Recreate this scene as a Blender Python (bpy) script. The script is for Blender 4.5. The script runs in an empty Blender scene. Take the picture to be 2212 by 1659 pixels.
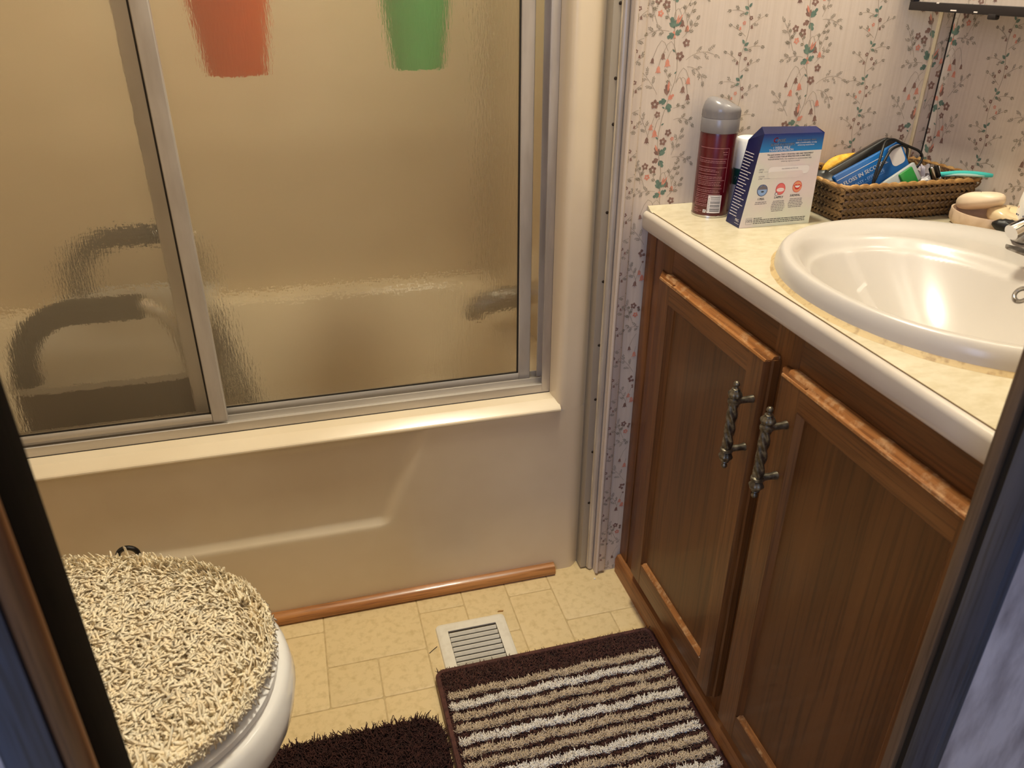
import bpy, bmesh, math, random
import numpy as np
from mathutils import Vector, Matrix
PI = math.pi
random.seed(7); RNG = np.random.default_rng(7)
SC = bpy.context.scene
COL = SC.collection

# ------------------------------------------------------------------ camera
yaw, pitch, roll = math.radians(15.5057), math.radians(27.8654), math.radians(-.3145)
fwd = Vector((math.sin(yaw)*math.cos(pitch), math.cos(yaw)*math.cos(pitch), -math.sin(pitch)))
rgt = Vector((math.cos(yaw), -math.sin(yaw), 0)); dwn = fwd.cross(rgt)
r2 = math.cos(roll)*rgt + math.sin(roll)*dwn; d2 = -math.sin(roll)*rgt + math.cos(roll)*dwn
cd = bpy.data.cameras.new('camera'); cam = bpy.data.objects.new('camera', cd); COL.objects.link(cam)
cam.matrix_world = Matrix(((r2.x, -d2.x, -fwd.x, 0), (r2.y, -d2.y, -fwd.y, 0), (r2.z, -d2.z, -fwd.z, 1.15), (0, 0, 0, 1)))
cd.sensor_width = 36; cd.lens = 1690/2212*36; cd.clip_start = .02
cd.dof.use_dof = True; cd.dof.focus_distance = 1.35; cd.dof.aperture_fstop = 9
SC.camera = cam

# ------------------------------------------------------------------ world, lights, exposure
w = bpy.data.worlds.new('world'); SC.world = w; w.use_nodes = True
w.node_tree.nodes['Background'].inputs[0].default_value = (.45, .62, 1, 1)
w.node_tree.nodes['Background'].inputs[1].default_value = .25
def area(name, loc, target, sx, sy, power, col):
    l = bpy.data.lights.new(name, 'AREA'); l.shape = 'RECTANGLE'; l.size = sx; l.size_y = sy
    l.energy = power; l.color = col
    o = bpy.data.objects.new(name, l); COL.objects.link(o); o.location = loc
    o.rotation_euler = (Vector(target)-Vector(loc)).to_track_quat('-Z', 'Y').to_euler()
    return o
WARM = (1, .93, .74)
area('ceiling_lamp_light', (.44, 1.07, 2.31), (.44, 1.07, 0), .22, .22, 28, WARM)
area('vanity_lamp_light', (.93, .80, 1.86), (.45, .95, .6), .4, .1, 1.3, WARM)
area('hall_window_light', (-.9, -1.0, 1.45), (.35, .9, .5), .7, .9, 14, (.40, .56, 1))
SC.view_settings.view_transform = 'Standard'; SC.view_settings.look = 'None'
SC.view_settings.gamma = 1; SC.view_settings.use_curve_mapping = False
SC.view_settings.exposure = 0.0

# ------------------------------------------------------------------ materials
def S(r, g, b):
    f = lambda c: (c/255/12.92 if c/255 <= .04045 else ((c/255+.055)/1.055)**2.4)
    return (f(r), f(g), f(b), 1)
def newmat(name):
    m = bpy.data.materials.new(name); m.use_nodes = True
    nt = m.node_tree; return m, nt, nt.nodes['Principled BSDF']
def noise(nt, scale, stretch=(1, 1, 1), detail=3, rough=.55, dist=0):
    tc = nt.nodes.new('ShaderNodeTexCoord'); mp = nt.nodes.new('ShaderNodeMapping')
    mp.inputs['Scale'].default_value = stretch
    nt.links.new(tc.outputs['Object'], mp.inputs[0])
    n = nt.nodes.new('ShaderNodeTexNoise'); n.inputs['Scale'].default_value = scale
    n.inputs['Detail'].default_value = detail; n.inputs['Roughness'].default_value = rough
    n.inputs['Distortion'].default_value = dist
    nt.links.new(mp.outputs[0], n.inputs['Vector'])
    return n
def ramp(nt, src, stops):
    r = nt.nodes.new('ShaderNodeValToRGB'); e = r.color_ramp.elements
    while len(e) < len(stops): e.new(.5)
    for k, (p, c) in enumerate(stops): e[k].position = p; e[k].color = c
    nt.links.new(src, r.inputs[0]); return r
def pm(name, c1, c2=None, scale=20, stretch=(1, 1, 1), rough=.5, metal=0, bump=0, bscale=None, bstretch=None,
       coat=0, lo=.35, hi=.65, detail=3, sub=0, rnd=0, trans=0, sheen=0):
    m, nt, b = newmat(name)
    b.inputs['Base Color'].default_value = c1; b.inputs['Roughness'].default_value = rough
    b.inputs['Metallic'].default_value = metal; b.inputs['Coat Weight'].default_value = coat
    b.inputs['Coat Roughness'].default_value = .12
    if trans: b.inputs['Transmission Weight'].default_value = trans
    if sheen: b.inputs['Sheen Weight'].default_value = sheen
    col = None
    if c2:
        n = noise(nt, scale, stretch, detail)
        col = ramp(nt, n.outputs[0], [(lo, c1), (hi, c2)]).outputs[0]
    if rnd:
        oi = nt.nodes.new('ShaderNodeObjectInfo'); hs = nt.nodes.new('ShaderNodeHueSaturation')
        ma = nt.nodes.new('ShaderNodeMapRange'); ma.inputs['To Min'].default_value = 1-rnd; ma.inputs['To Max'].default_value = 1+rnd
        nt.links.new(oi.outputs['Random'], ma.inputs[0]); nt.links.new(ma.outputs[0], hs.inputs['Value'])
        if col: nt.links.new(col, hs.inputs['Color'])
        else: hs.inputs['Color'].default_value = c1
        col = hs.outputs[0]
    if col: nt.links.new(col, b.inputs['Base Color'])
    if bump:
        n = noise(nt, bscale or scale, bstretch or stretch, detail)
        bp = nt.nodes.new('ShaderNodeBump'); bp.inputs['Strength'].default_value = bump; bp.inputs['Distance'].default_value = .002
        nt.links.new(n.outputs[0], bp.inputs['Height']); nt.links.new(bp.outputs[0], b.inputs['Normal'])
    return m
def wood(name, dark, mid, light, axis, rough=.42, scale=9, coat=.05, worn=0):
    m, nt, b = newmat(name)
    st = [1, 1, 1]; st[axis] = .07
    st2 = [1, 1, 1]; st2[axis] = .03
    n1 = noise(nt, scale*3, st, 4, .6, .6); n2 = noise(nt, scale*34, st2, 2, .5)
    r1 = ramp(nt, n1.outputs[0], [(.3, dark), (.5, mid), (.72, light)])
    r2_ = ramp(nt, n2.outputs[0], [(.36, (.55, .5, .45, 1)), (.5, (1, 1, 1, 1))])
    mx = nt.nodes.new('ShaderNodeMix'); mx.data_type = 'RGBA'; mx.blend_type = 'MULTIPLY'; mx.inputs[0].default_value = .75
    nt.links.new(r1.outputs[0], mx.inputs[6]); nt.links.new(r2_.outputs[0], mx.inputs[7])
    out = mx.outputs[2]
    if worn:
        n3 = noise(nt, 60, (1, 1, 1), 4, .7)
        r3 = ramp(nt, n3.outputs[0], [(.5, (0, 0, 0, 1)), (.66, (worn, worn, worn, 1))])
        m3 = nt.nodes.new('ShaderNodeMix'); m3.data_type = 'RGBA'; m3.inputs[7].default_value = S(214, 176, 128)
        nt.links.new(r3.outputs[0], m3.inputs[0]); nt.links.new(out, m3.inputs[6]); out = m3.outputs[2]
    nt.links.new(out, b.inputs['Base Color'])
    b.inputs['Roughness'].default_value = rough; b.inputs['Coat Weight'].default_value = coat
    bp = nt.nodes.new('ShaderNodeBump'); bp.inputs['Strength'].default_value = .15; bp.inputs['Distance'].default_value = .001
    nt.links.new(n2.outputs[0], bp.inputs['Height']); nt.links.new(bp.outputs[0], b.inputs['Normal'])
    return m
def glassmat():
    m, nt, b = newmat('pebbled_glass'); nt.nodes.remove(b)
    out = nt.nodes['Material Output']
    a = noise(nt, 330, (1, 1, .2), 3); a2 = noise(nt, 55, (.6, 1, 1.3), 2)
    ad = nt.nodes.new('ShaderNodeMath'); ad.operation = 'ADD'
    nt.links.new(a.outputs[0], ad.inputs[0]); nt.links.new(a2.outputs[0], ad.inputs[1])
    bp = nt.nodes.new('ShaderNodeBump'); bp.inputs['Strength'].default_value = .4; bp.inputs['Distance'].default_value = .002
    nt.links.new(ad.outputs[0], bp.inputs['Height'])
    rf = nt.nodes.new('ShaderNodeBsdfRefraction'); rf.inputs['IOR'].default_value = 1.22; rf.inputs['Roughness'].default_value = .11
    rf.inputs['Color'].default_value = (.97, .95, .9, 1)
    tl = nt.nodes.new('ShaderNodeBsdfTranslucent'); tl.inputs['Color'].default_value = (.95, .93, .88, 1)
    gl = nt.nodes.new('ShaderNodeBsdfGlossy'); gl.inputs['Roughness'].default_value = .25
    for q in (rf, gl): nt.links.new(bp.outputs[0], q.inputs['Normal'])
    m1 = nt.nodes.new('ShaderNodeMixShader'); m1.inputs[0].default_value = .17
    nt.links.new(rf.outputs[0], m1.inputs[1]); nt.links.new(tl.outputs[0], m1.inputs[2])
    m2 = nt.nodes.new('ShaderNodeMixShader'); m2.inputs[0].default_value = .05
    nt.links.new(m1.outputs[0], m2.inputs[1]); nt.links.new(gl.outputs[0], m2.inputs[2])
    nt.links.new(m2.outputs[0], out.inputs[0])
    return m
M = {}
M['fiberglass'] = pm('fiberglass', S(234, 217, 188), S(228, 210, 180), 6, rough=.26, coat=.25)
M['wallpaper'] = pm('wallpaper', S(219, 204, 188), S(212, 196, 179), 210, (1, 1, .03), rough=.62, lo=.4, hi=.72, bump=.08)
M['ceiling'] = pm('ceiling_white', S(238, 234, 226), rough=.8)
M['grout'] = pm('grout', S(204, 178, 130), S(186, 160, 112), 60, rough=.6)
M['tile'] = pm('vinyl_tile', S(226, 201, 152), S(200, 172, 120), 75, rough=.42, lo=.48, hi=.82, detail=8, rnd=.03, bump=.12, bscale=160)
M['aluminium'] = pm('aluminium', S(204, 197, 190), S(186, 178, 170), 40, (1, 1, .2), rough=.4, metal=.45)
M['alu_x'] = pm('aluminium_rail', S(210, 203, 194), S(192, 184, 174), 40, (.1, 1, 1), rough=.36, metal=.45)
M['glass'] = glassmat()
M['gasket'] = pm('black_gasket', S(34, 27, 20), rough=.6)
M['chrome'] = pm('chrome', (.8, .8, .8, 1), rough=.09, metal=1)
M['chrome_worn'] = pm('chrome_worn', S(190, 186, 180), S(120, 112, 104), 90, rough=.28, metal=.9)
M['cream_trim'] = pm('cream_trim', S(214, 198, 168), S(190, 170, 136), 90, (1, 1, .2), rough=.5)
M['grey_trim'] = pm('grey_trim', S(176, 166, 148), rough=.45)
M['screw'] = pm('dark_screw', S(50, 38, 28), rough=.5, metal=.5)
OD, OM, OL = S(86, 48, 18), S(112, 67, 28), S(128, 81, 38)
M['oak_z'] = wood('oak_vertical', OD, OM, OL, 2)
M['oak_y'] = wood('oak_horizontal', OD, OM, OL, 1)
M['oak_panel'] = wood('oak_panel', S(84, 47, 15), S(98, 57, 21), S(110, 66, 27), 2, scale=5)
M['oak_lit_worn'] = wood('oak_lit_worn_edge', S(120, 72, 32), S(156, 100, 50), S(176, 120, 66), 1, worn=.45)  # worn oak, made paler to hold the light on door edges
M['oak_mould'] = wood('oak_moulding', S(150, 92, 44), S(182, 122, 66), S(196, 138, 80), 0, coat=.3, rough=.3)
M['shoe'] = wood('shoe_strip', S(120, 72, 34), S(152, 98, 50), S(166, 112, 60), 1)
M['dark_wood'] = wood('dark_jamb', S(7, 4, 3), S(11, 7, 5), S(15, 9, 6), 2, rough=.7, coat=0)
M['dark_wood'].node_tree.nodes['Principled BSDF'].inputs['Specular IOR Level'].default_value = .05
M['casing_wood'] = wood('casing_wood', S(92, 58, 30), S(116, 76, 42), S(132, 88, 50), 2, rough=.4)
M['casing_daylight'] = wood('casing_daylight', S(54, 60, 74), S(66, 72, 88), S(76, 82, 98), 2, rough=.45)  # dark wood with blue hall daylight painted into its colour
M['jamb_inner'] = wood('jamb_inner', S(96, 74, 54), S(112, 88, 66), S(122, 98, 74), 2, rough=.5)
M['marble'] = pm('marbled_panelling', S(222, 214, 214), S(148, 138, 140), 11, (2.2, 1, .7), rough=.45, lo=.42, hi=.66, detail=9)
M['laminate'] = pm('laminate', S(204, 192, 164), S(182, 167, 132), 55, (1, 1.6, 1), rough=.3, lo=.4, hi=.85, detail=7, coat=.2)
M['laminate_edge'] = pm('laminate_edge', S(206, 194, 178), S(186, 172, 154), 14, (1, .4, 1), rough=.24, lo=.4, hi=.8, coat=.35)
M['seam'] = pm('laminate_seam', S(110, 84, 44), rough=.6)
M['porcelain'] = pm('porcelain', S(240, 236, 230), rough=.12, coat=.4)
M['sink_white'] = pm('sink_white', S(192, 184, 174), rough=.26, coat=.1)
M['seat_plastic'] = pm('seat_plastic', S(238, 235, 230), rough=.25)
M['caulk'] = pm('old_caulk', S(196, 170, 122), S(128, 96, 60), 90, rough=.65, lo=.5, hi=.8, bump=.4)
M['bronze'] = pm('antique_bronze', S(92, 84, 70), S(158, 150, 130), 160, rough=.36, metal=.8, lo=.4, hi=.8)
M['mirror'] = pm('mirror', (.86, .86, .85, 1), rough=.02, metal=1)
M['black_frame'] = pm('black_paint', S(26, 20, 20), rough=.5)
M['white_chip'] = pm('chipped_paint', S(225, 215, 205), rough=.6)
M['white_metal'] = pm('painted_steel', S(232, 224, 206), S(214, 204, 184), 60, rough=.35, lo=.5, hi=.9)
M['duct'] = pm('duct_shadow', S(52, 46, 40), rough=.7)
M['pile_cream'] = pm('pile_cream', S(255, 242, 212), S(248, 228, 190), 60, rough=.85, sheen=.2)
M['cover_base'] = pm('cover_base', S(222, 196, 152), rough=.9)
M['pile_brown'] = pm('pile_brown', S(94, 56, 46), S(72, 41, 33), 90, rough=.9)
M['pile_beige'] = pm('pile_beige', S(226, 206, 178), S(206, 184, 154), 90, rough=.9)
M['pile_white'] = pm('pile_white', S(255, 248, 236), S(244, 232, 214), 90, rough=.9)
M['pile_dark'] = pm('pile_dark', S(70, 34, 27), S(52, 25, 20), 90, rough=.9)
M['mat_base'] = pm('mat_base', S(58, 36, 28), rough=.9)
M['orange'] = pm('orange_plastic', S(255, 106, 32), rough=.4)
M['green'] = pm('green_plastic', S(86, 222, 124), rough=.4)
M['foam'] = pm('foam_grip', S(24, 22, 21), rough=.85, bump=.3, bscale=200)
M['grey_plastic'] = pm('grey_plastic', S(186, 180, 170), rough=.45)
M['seat_shade'] = pm('seat_shade', S(62, 44, 30), rough=.6)  # brown darkened for the shade below the shower seat
M['black_plastic'] = pm('black_plastic', S(20, 18, 17), rough=.32)
M['black_rubber'] = pm('black_rubber', S(16, 15, 14), rough=.45)
M['maroon'] = pm('maroon_print', S(84, 10, 20), rough=.25, coat=.3)
M['cap_grey'] = pm('cap_grey', S(126, 122, 122), rough=.25)
M['steel'] = pm('steel_rim', S(200, 196, 190), rough=.25, metal=1)
M['white'] = pm('white_plastic', S(238, 234, 226), rough=.35)
M['ink_white'] = pm('ink_white', S(232, 226, 222), rough=.5)
M['ink_pink'] = pm('ink_pink', S(176, 118, 122), rough=.5)
M['ink_black'] = pm('ink_black', S(24, 22, 26), rough=.5)
M['ink_grey'] = pm('ink_grey', S(112, 106, 112), rough=.5)
M['ink_navy'] = pm('ink_navy', S(30, 44, 96), rough=.4)
M['ink_red'] = pm('ink_red', S(206, 40, 44), rough=.4)
M['ink_pinkgum'] = pm('ink_gum', S(222, 110, 108), rough=.4)
M['ink_skin'] = pm('ink_skin', S(226, 150, 112), rough=.4)
M['ink_sky'] = pm('ink_sky', S(140, 170, 214), rough=.4)
M['ink_orange'] = pm('ink_orange', S(214, 120, 70), rough=.5)
M['dark_green'] = pm('dark_green', S(20, 66, 58), rough=.35)
M['soft_grey'] = pm('soft_grey', S(198, 192, 186), rough=.4)
M['carton_face'] = pm('carton_face', S(222, 208, 206), S(214, 218, 200), 9, rough=.3, lo=.35, hi=.6)
M['carton_navy'] = pm('carton_navy', S(20, 28, 82), S(16, 24, 66), 12, rough=.3)
M['strip_white'] = pm('strip_white', S(232, 226, 222), rough=.4)
def gradmat(name, z0, z1, c0, c1, rough=.3):
    m, nt, b = newmat(name); tc = nt.nodes.new('ShaderNodeTexCoord'); sp = nt.nodes.new('ShaderNodeSeparateXYZ')
    nt.links.new(tc.outputs['Object'], sp.inputs[0]); mr = nt.nodes.new('ShaderNodeMapRange')
    mr.inputs['From Min'].default_value = z0; mr.inputs['From Max'].default_value = z1
    nt.links.new(sp.outputs[2], mr.inputs[0]); r = ramp(nt, mr.outputs[0], [(0, c0), (1, c1)])
    nt.links.new(r.outputs[0], b.inputs['Base Color']); b.inputs['Roughness'].default_value = rough
    return m
M['carton_band'] = gradmat('carton_band', .906, .934, S(24, 130, 196), S(18, 30, 110))
M['floss_blue'] = gradmat('floss_blue', .80, .89, S(6, 34, 84), S(20, 94, 158))
M['wicker'] = pm('wicker', S(146, 112, 66), S(92, 66, 34), 50, rough=.45, rnd=.3, bump=.3)
M['wicker_dark'] = pm('wicker_dark', S(74, 48, 24), rough=.7)
M['wicker_rim'] = pm('wicker_rim', S(178, 138, 82), S(140, 100, 54), 80, rough=.5)
M['yellow'] = pm('yellow_sponge', S(240, 190, 70), S(214, 154, 36), 140, rough=.6, bump=.6)
M['clear_bag'] = pm('clear_bag', S(196, 200, 196), rough=.2, trans=.35)
M['bag_green'] = pm('bag_green', S(44, 130, 58), rough=.25)
M['foil'] = pm('foil', S(206, 198, 200), rough=.25, metal=.4)
M['teal'] = pm('teal_plastic', S(70, 190, 182), rough=.3)
M['teal_pale'] = pm('teal_pale', S(178, 212, 202), rough=.4)
M['dish'] = pm('dish_ceramic', S(224, 198, 170), S(208, 180, 152), 40, rough=.4)
M['soap'] = pm('soap', S(250, 228, 198), S(244, 218, 186), 18, rough=.42)
M['soap_wet'] = pm('soap_wet', S(232, 208, 164), rough=.2, coat=.5)
M['hole'] = pm('hole_dark', S(24, 18, 14), rough=.8)
M['lamp_glass'] = pm('lamp_glass', S(245, 238, 225), rough=.4)
M['chip'] = pm('wood_chip', S(160, 116, 62), rough=.7)
M['hair'] = pm('dark_thread', S(44, 26, 26), rough=.6)
# wallpaper inks
M['p_stem'] = pm('print_stem', S(164, 148, 126), rough=.65)
M['p_sprig'] = pm('print_sprig', S(132, 122, 100), rough=.65)
M['p_green'] = pm('print_green', S(116, 140, 122), S(90, 114, 102), 120, rough=.65)
M['p_brown'] = pm('print_brown', S(150, 118, 104), S(130, 98, 86), 120, rough=.65)
M['p_coral'] = pm('print_coral', S(224, 156, 132), S(212, 132, 108), 120, rough=.65)

# ------------------------------------------------------------------ mesh helpers
class MB:
    def __init__(s): s.v, s.f, s.m = [], [], []
    def add(s, vs, fs, mi=0):
        n = len(s.v); s.v += [tuple(p) for p in vs]; s.f += [tuple(i+n for i in q) for q in fs]; s.m += [mi]*len(fs)
        return s
    def bm(s, bmx, mi=0):
        bmx.verts.index_update()
        s.add([v.co[:] for v in bmx.verts], [[v.index for v in f.verts] for f in bmx.faces], mi); bmx.free(); return s
    def box(s, x0, x1, y0, y1, z0, z1, bev=0, seg=2, mi=0):
        b = bmesh.new(); bmesh.ops.create_cube(b, size=1)
        for v in b.verts: v.co = ((x0+x1)/2+v.co.x*(x1-x0), (y0+y1)/2+v.co.y*(y1-y0), (z0+z1)/2+v.co.z*(z1-z0))
        if bev: bmesh.ops.bevel(b, geom=b.edges[:], offset=bev, segments=seg, profile=.5, affect='EDGES')
        return s.bm(b, mi)
    def lathe(s, prof, c=(0, 0, 0), n=24, mi=0, axis=2, cap=True):
        vs, fs = [], []
        for r, h in prof:
            for k in range(n):
                a = 2*PI*k/n; p = [r*math.cos(a), r*math.sin(a), h]
                if axis == 0: p = [p[2], p[0], p[1]]
                elif axis == 1: p = [p[1], p[2], p[0]]
                vs.append((p[0]+c[0], p[1]+c[1], p[2]+c[2]))
        L = len(prof)
        for i in range(L-1):
            for k in range(n): fs.append((i*n+k, i*n+(k+1) % n, (i+1)*n+(k+1) % n, (i+1)*n+k))
        if cap: fs += [tuple(range(n))[::-1], tuple((L-1)*n+k for k in range(n))]
        return s.add(vs, fs, mi)
    def tube(s, pts, r, n=10, mi=0, cap=True, flat=1):
        pts = [Vector(p) for p in pts]; L = len(pts); rs = r if isinstance(r, (list, tuple)) else [r]*L
        t0 = (pts[1]-pts[0]).normalized(); up = Vector((0, 0, 1)) if abs(t0.z) < .9 else Vector((1, 0, 0))
        u = t0.cross(up).normalized(); vs, fs = [], []
        for i, p in enumerate(pts):
            t = (pts[min(i+1, L-1)]-pts[max(i-1, 0)]).normalized(); u = (u-t*u.dot(t)).normalized(); q = t.cross(u)
            for k in range(n):
                a = 2*PI*k/n; vs.append(p+(u*math.cos(a)+q*math.sin(a)*flat)*rs[i])
        for i in range(L-1):
            for k in range(n): fs.append((i*n+k, i*n+(k+1) % n, (i+1)*n+(k+1) % n, (i+1)*n+k))
        if cap: fs += [tuple(range(n))[::-1], tuple((L-1)*n+k for k in range(n))]
        return s.add(vs, fs, mi)
    def prism(s, poly, a, b, mp, mi=0):          # closed polygon in 2d, swept from a to b; mp(u, v, w) -> point
        n = len(poly)
        vs = [mp(u, v, a) for u, v in poly]+[mp(u, v, b) for u, v in poly]
        fs = [tuple(range(n))[::-1], tuple(range(n, 2*n))]+[(k, (k+1) % n, n+(k+1) % n, n+k) for k in range(n)]
        return s.add(vs, fs, mi)
    def grid(s, fn, nu, nv, mi=0, wrapu=False):
        vs = [fn(i/(nu if wrapu else nu-1), j/(nv-1)) for j in range(nv) for i in range(nu)]
        fs = []
        for j in range(nv-1):
            for i in range(nu if wrapu else nu-1):
                fs.append((j*nu+i, j*nu+(i+1) % nu, (j+1)*nu+(i+1) % nu, (j+1)*nu+i))
        return s.add(vs, fs, mi)
    def rings(s, rs, mi=0, cap0=True, cap1=True):
        n = len(rs[0]); vs = [p for r in rs for p in r]; fs = []
        for i in range(len(rs)-1):
            for k in range(n): fs.append((i*n+k, i*n+(k+1) % n, (i+1)*n+(k+1) % n, (i+1)*n+k))
        if cap0: fs.append(tuple(range(n))[::-1])
        if cap1: fs.append(tuple((len(rs)-1)*n+k for k in range(n)))
        return s.add(vs, fs, mi)
LOCS = {}
def link(o, parent, local):
    COL.objects.link(o)
    if parent is not None:
        o.parent = parent
        if not local and parent.type == 'EMPTY': o.matrix_parent_inverse = LOCS[parent.name].inverted()
def part(name, mb, mats, parent=None, smooth=35, local=False, fix=True, **props):
    me = bpy.data.meshes.new(name); me.from_pydata(mb.v, [], mb.f)
    if not isinstance(mats, (list, tuple)): mats = [mats]
    for q in mats: me.materials.append(M[q])
    if len(mats) > 1: me.polygons.foreach_set('material_index', mb.m)
    if fix:
        b = bmesh.new(); b.from_mesh(me); bmesh.ops.recalc_face_normals(b, faces=b.faces[:]); b.to_mesh(me); b.free()
    if smooth:
        me.shade_smooth(); me.set_sharp_from_angle(angle=math.radians(smooth))
    me.update()
    o = bpy.data.objects.new(name, me); link(o, parent, local)
    for k, v in props.items(): o[k] = v
    return o
def meshobj(name, me, parent, local=False, **props):
    o = bpy.data.objects.new(name, me); link(o, parent, local)
    for k, v in props.items(): o[k] = v
    return o
def thing(name, loc, label, cat, rz=0, group=None, kind=None):
    o = bpy.data.objects.new(name, None); COL.objects.link(o); o.empty_display_size = .05
    o.location = loc; o.rotation_euler = (0, 0, rz)
    LOCS[o.name] = Matrix.Translation(Vector(loc))
    if label: o['label'] = label; o['category'] = cat
    if group: o['group'] = group
    if kind: o['kind'] = kind
    return o
def struct(name, mb, mats, **k): return part(name, mb, mats, kind='structure', **k)
def sell(cx, cy, a, b, n=2.0, N=64, z=0):
    out = []
    for k in range(N):
        t = 2*PI*k/N; c, s_ = math.cos(t), math.sin(t)
        out.append((cx+a*math.copysign(abs(c)**(2/n), c), cy+b*math.copysign(abs(s_)**(2/n), s_), z))
    return out
def rrect(x0, x1, y0, y1, r, n=6):
    out = []
    for cx, cy, a0 in ((x1-r, y1-r, 0), (x0+r, y1-r, PI/2), (x0+r, y0+r, PI), (x1-r, y0+r, 1.5*PI)):
        for k in range(n+1):
            a = a0+PI/2*k/n; out.append((cx+r*math.cos(a), cy+r*math.sin(a)))
    return out
XYZ = lambda u, v, w: (u, v, w)
sm = lambda a, b, x: (lambda t: t*t*(3-2*t))(max(0., min(1., (x-a)/(b-a))))
# flat text turned into mesh data
_tc = {}
def text2d(s):
    if s not in _tc:
        c = bpy.data.curves.new('t', 'FONT'); c.body = s; c.size = 1; c.resolution_u = 2
        o = bpy.data.objects.new('t', c); COL.objects.link(o)
        dg = bpy.context.evaluated_depsgraph_get(); me = bpy.data.meshes.new_from_object(o.evaluated_get(dg))
        _tc[s] = ([(v.co.x, v.co.y) for v in me.vertices], [tuple(p.vertices) for p in me.polygons])
        bpy.data.objects.remove(o); bpy.data.curves.remove(c); bpy.data.meshes.remove(me)
    return _tc[s]
def put_text(mb, s, u, v, size, mp, align='l', mi=0, shear=0, bold=0, rot=0):
    vs, fs = text2d(s)
    if not vs: return
    xs = [p[0] for p in vs]; w_ = max(xs); off = {'l': 0, 'c': -w_/2, 'r': -w_}[align]
    cr, sr = math.cos(rot), math.sin(rot)
    for db in ([0] if not bold else [-bold, 0, bold]):
        pts = []
        for x, y in vs:
            x2 = (x+off+y*shear)*size+db*size; y2 = y*size
            pts.append(mp(u+x2*cr-y2*sr, v+x2*sr+y2*cr))
        mb.add(pts, fs, mi)
def put_line(mb, u0, v0, u1, v1, h, mp, mi=0, n=1):
    dx, dy = u1-u0, v1-v0; L = math.hypot(dx, dy); nx, ny = -dy/L*h/2, dx/L*h/2
    vs, fs = [], []
    for k in range(n+1):
        t = k/n; vs += [mp(u0+dx*t-nx, v0+dy*t-ny), mp(u0+dx*t+nx, v0+dy*t+ny)]
    for k in range(n): fs.append((2*k, 2*k+2, 2*k+3, 2*k+1))
    mb.add(vs, fs, mi)
def put_words(mb, u0, u1, v, h, mp, mi=0, rng=random):     # unreadable small print: a row of word-long dashes
    u = u0
    while u < u1-h:
        w_ = min(rng.uniform(1.2, 4.5)*h*1.6, u1-u); put_line(mb, u, v, u+w_, v, h, mp, mi); u += w_+h*.8
def put_poly(mb, pts, mp, mi=0):
    mb.add([mp(u, v) for u, v in pts], [tuple(range(len(pts)))], mi)
def circ(cx, cy, r, n=20, ry=None): return [(cx+r*math.cos(2*PI*k/n), cy+(ry or r)*math.sin(2*PI*k/n)) for k in range(n)]

# ------------------------------------------------------------------ room shell
XL, XR, YB, YF0, YF1, ZC = -.92, 1.104, 1.211, .3535, .395, 2.38
JL, JR = -.152, .497
struct('ceiling', MB().box(XL-.1, XR+.1, -1.3, 2.12, ZC, ZC+.05), 'ceiling')
wb = struct('wall_back', MB().box(.523, XR+.06, YB, YB+.06, -.01, ZC), 'wallpaper')
wr = struct('wall_right', MB().box(XR, XR+.06, YF1, YB, -.01, ZC), 'wallpaper')
struct('wall_left', MB().box(XL-.06, XL, YF1, 1.24, -.01, ZC), 'wallpaper')
# doorway wall: bathroom side papered, hall side marbled panelling
fl = struct('wall_front', MB().box(XL-.06, JL-.012, YF0+.004, YF1, -.01, ZC).box(JR+.012, XR+.06, YF0+.004, YF1, -.01, ZC)
            .box(JL-.012, JR+.012, YF0+.004, YF1, 2.03, ZC), 'wallpaper')
part('wall_panel', MB().box(XL-.06, JL-.043, YF0, YF0+.004, 0, ZC), 'marble', fl)
part('wall_panel', MB().box(JR+.002, XR+.06, YF0, YF0+.004, 0, ZC), 'marble', fl)
part('wall_panel', MB().box(JL-.043, JR+.002, YF0, YF0+.004, 2.06, ZC), 'marble', fl)
# door frame with a pocket slot on the right and a dark reveal on the left
dr = thing('door_1', (JL, YF0, 0), None, None, kind='structure')
part('reveal', MB().box(JL-.012, JL, YF0+.001, YF1+.004, 0, 2.03, .001), 'dark_wood', dr, label='black left reveal of the doorway')
part('casing_bead', MB().tube([(JL-.0075, YF0-.001, 0), (JL-.0075, YF0-.001, 2.04)], .0075, 12), 'casing_wood', dr, label='brown rounded casing bead left of the doorway')
part('casing_board', MB().box(JL-.043, JL-.015, YF0-.006, YF0+.004, 0, 2.06, .002), 'casing_daylight', dr)
part('inner_board', MB().box(JR, JR+.012, .3875, YF1+.004, 0, 2.03, .001), 'jamb_inner', dr, label='grey brown inner strip of the right door jamb')
part('pocket_slot', MB().box(JR+.006, JR+.012, .376, .3885, 0, 2.03), 'gasket', dr, label='black slot in the right door jamb')
part('outer_board', MB().box(JR, JR+.012, YF0-.002, .3775, 0, 2.03, .001), 'casing_daylight', dr, label='outer strip of the right door jamb facing the hall')
part('head_board', MB().box(JL-.043, JR+.012, YF0-.004, YF1+.004, 2.03, 2.06), 'dark_wood', dr)
# hall behind the camera
struct('wall_hall', MB().box(-1.9, 1.5, -1.35, -1.29, -.01, ZC), 'marble')
struct('wall_hall_right', MB().box(1.2, 1.26, -1.29, YF0, -.01, ZC), 'marble')
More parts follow.
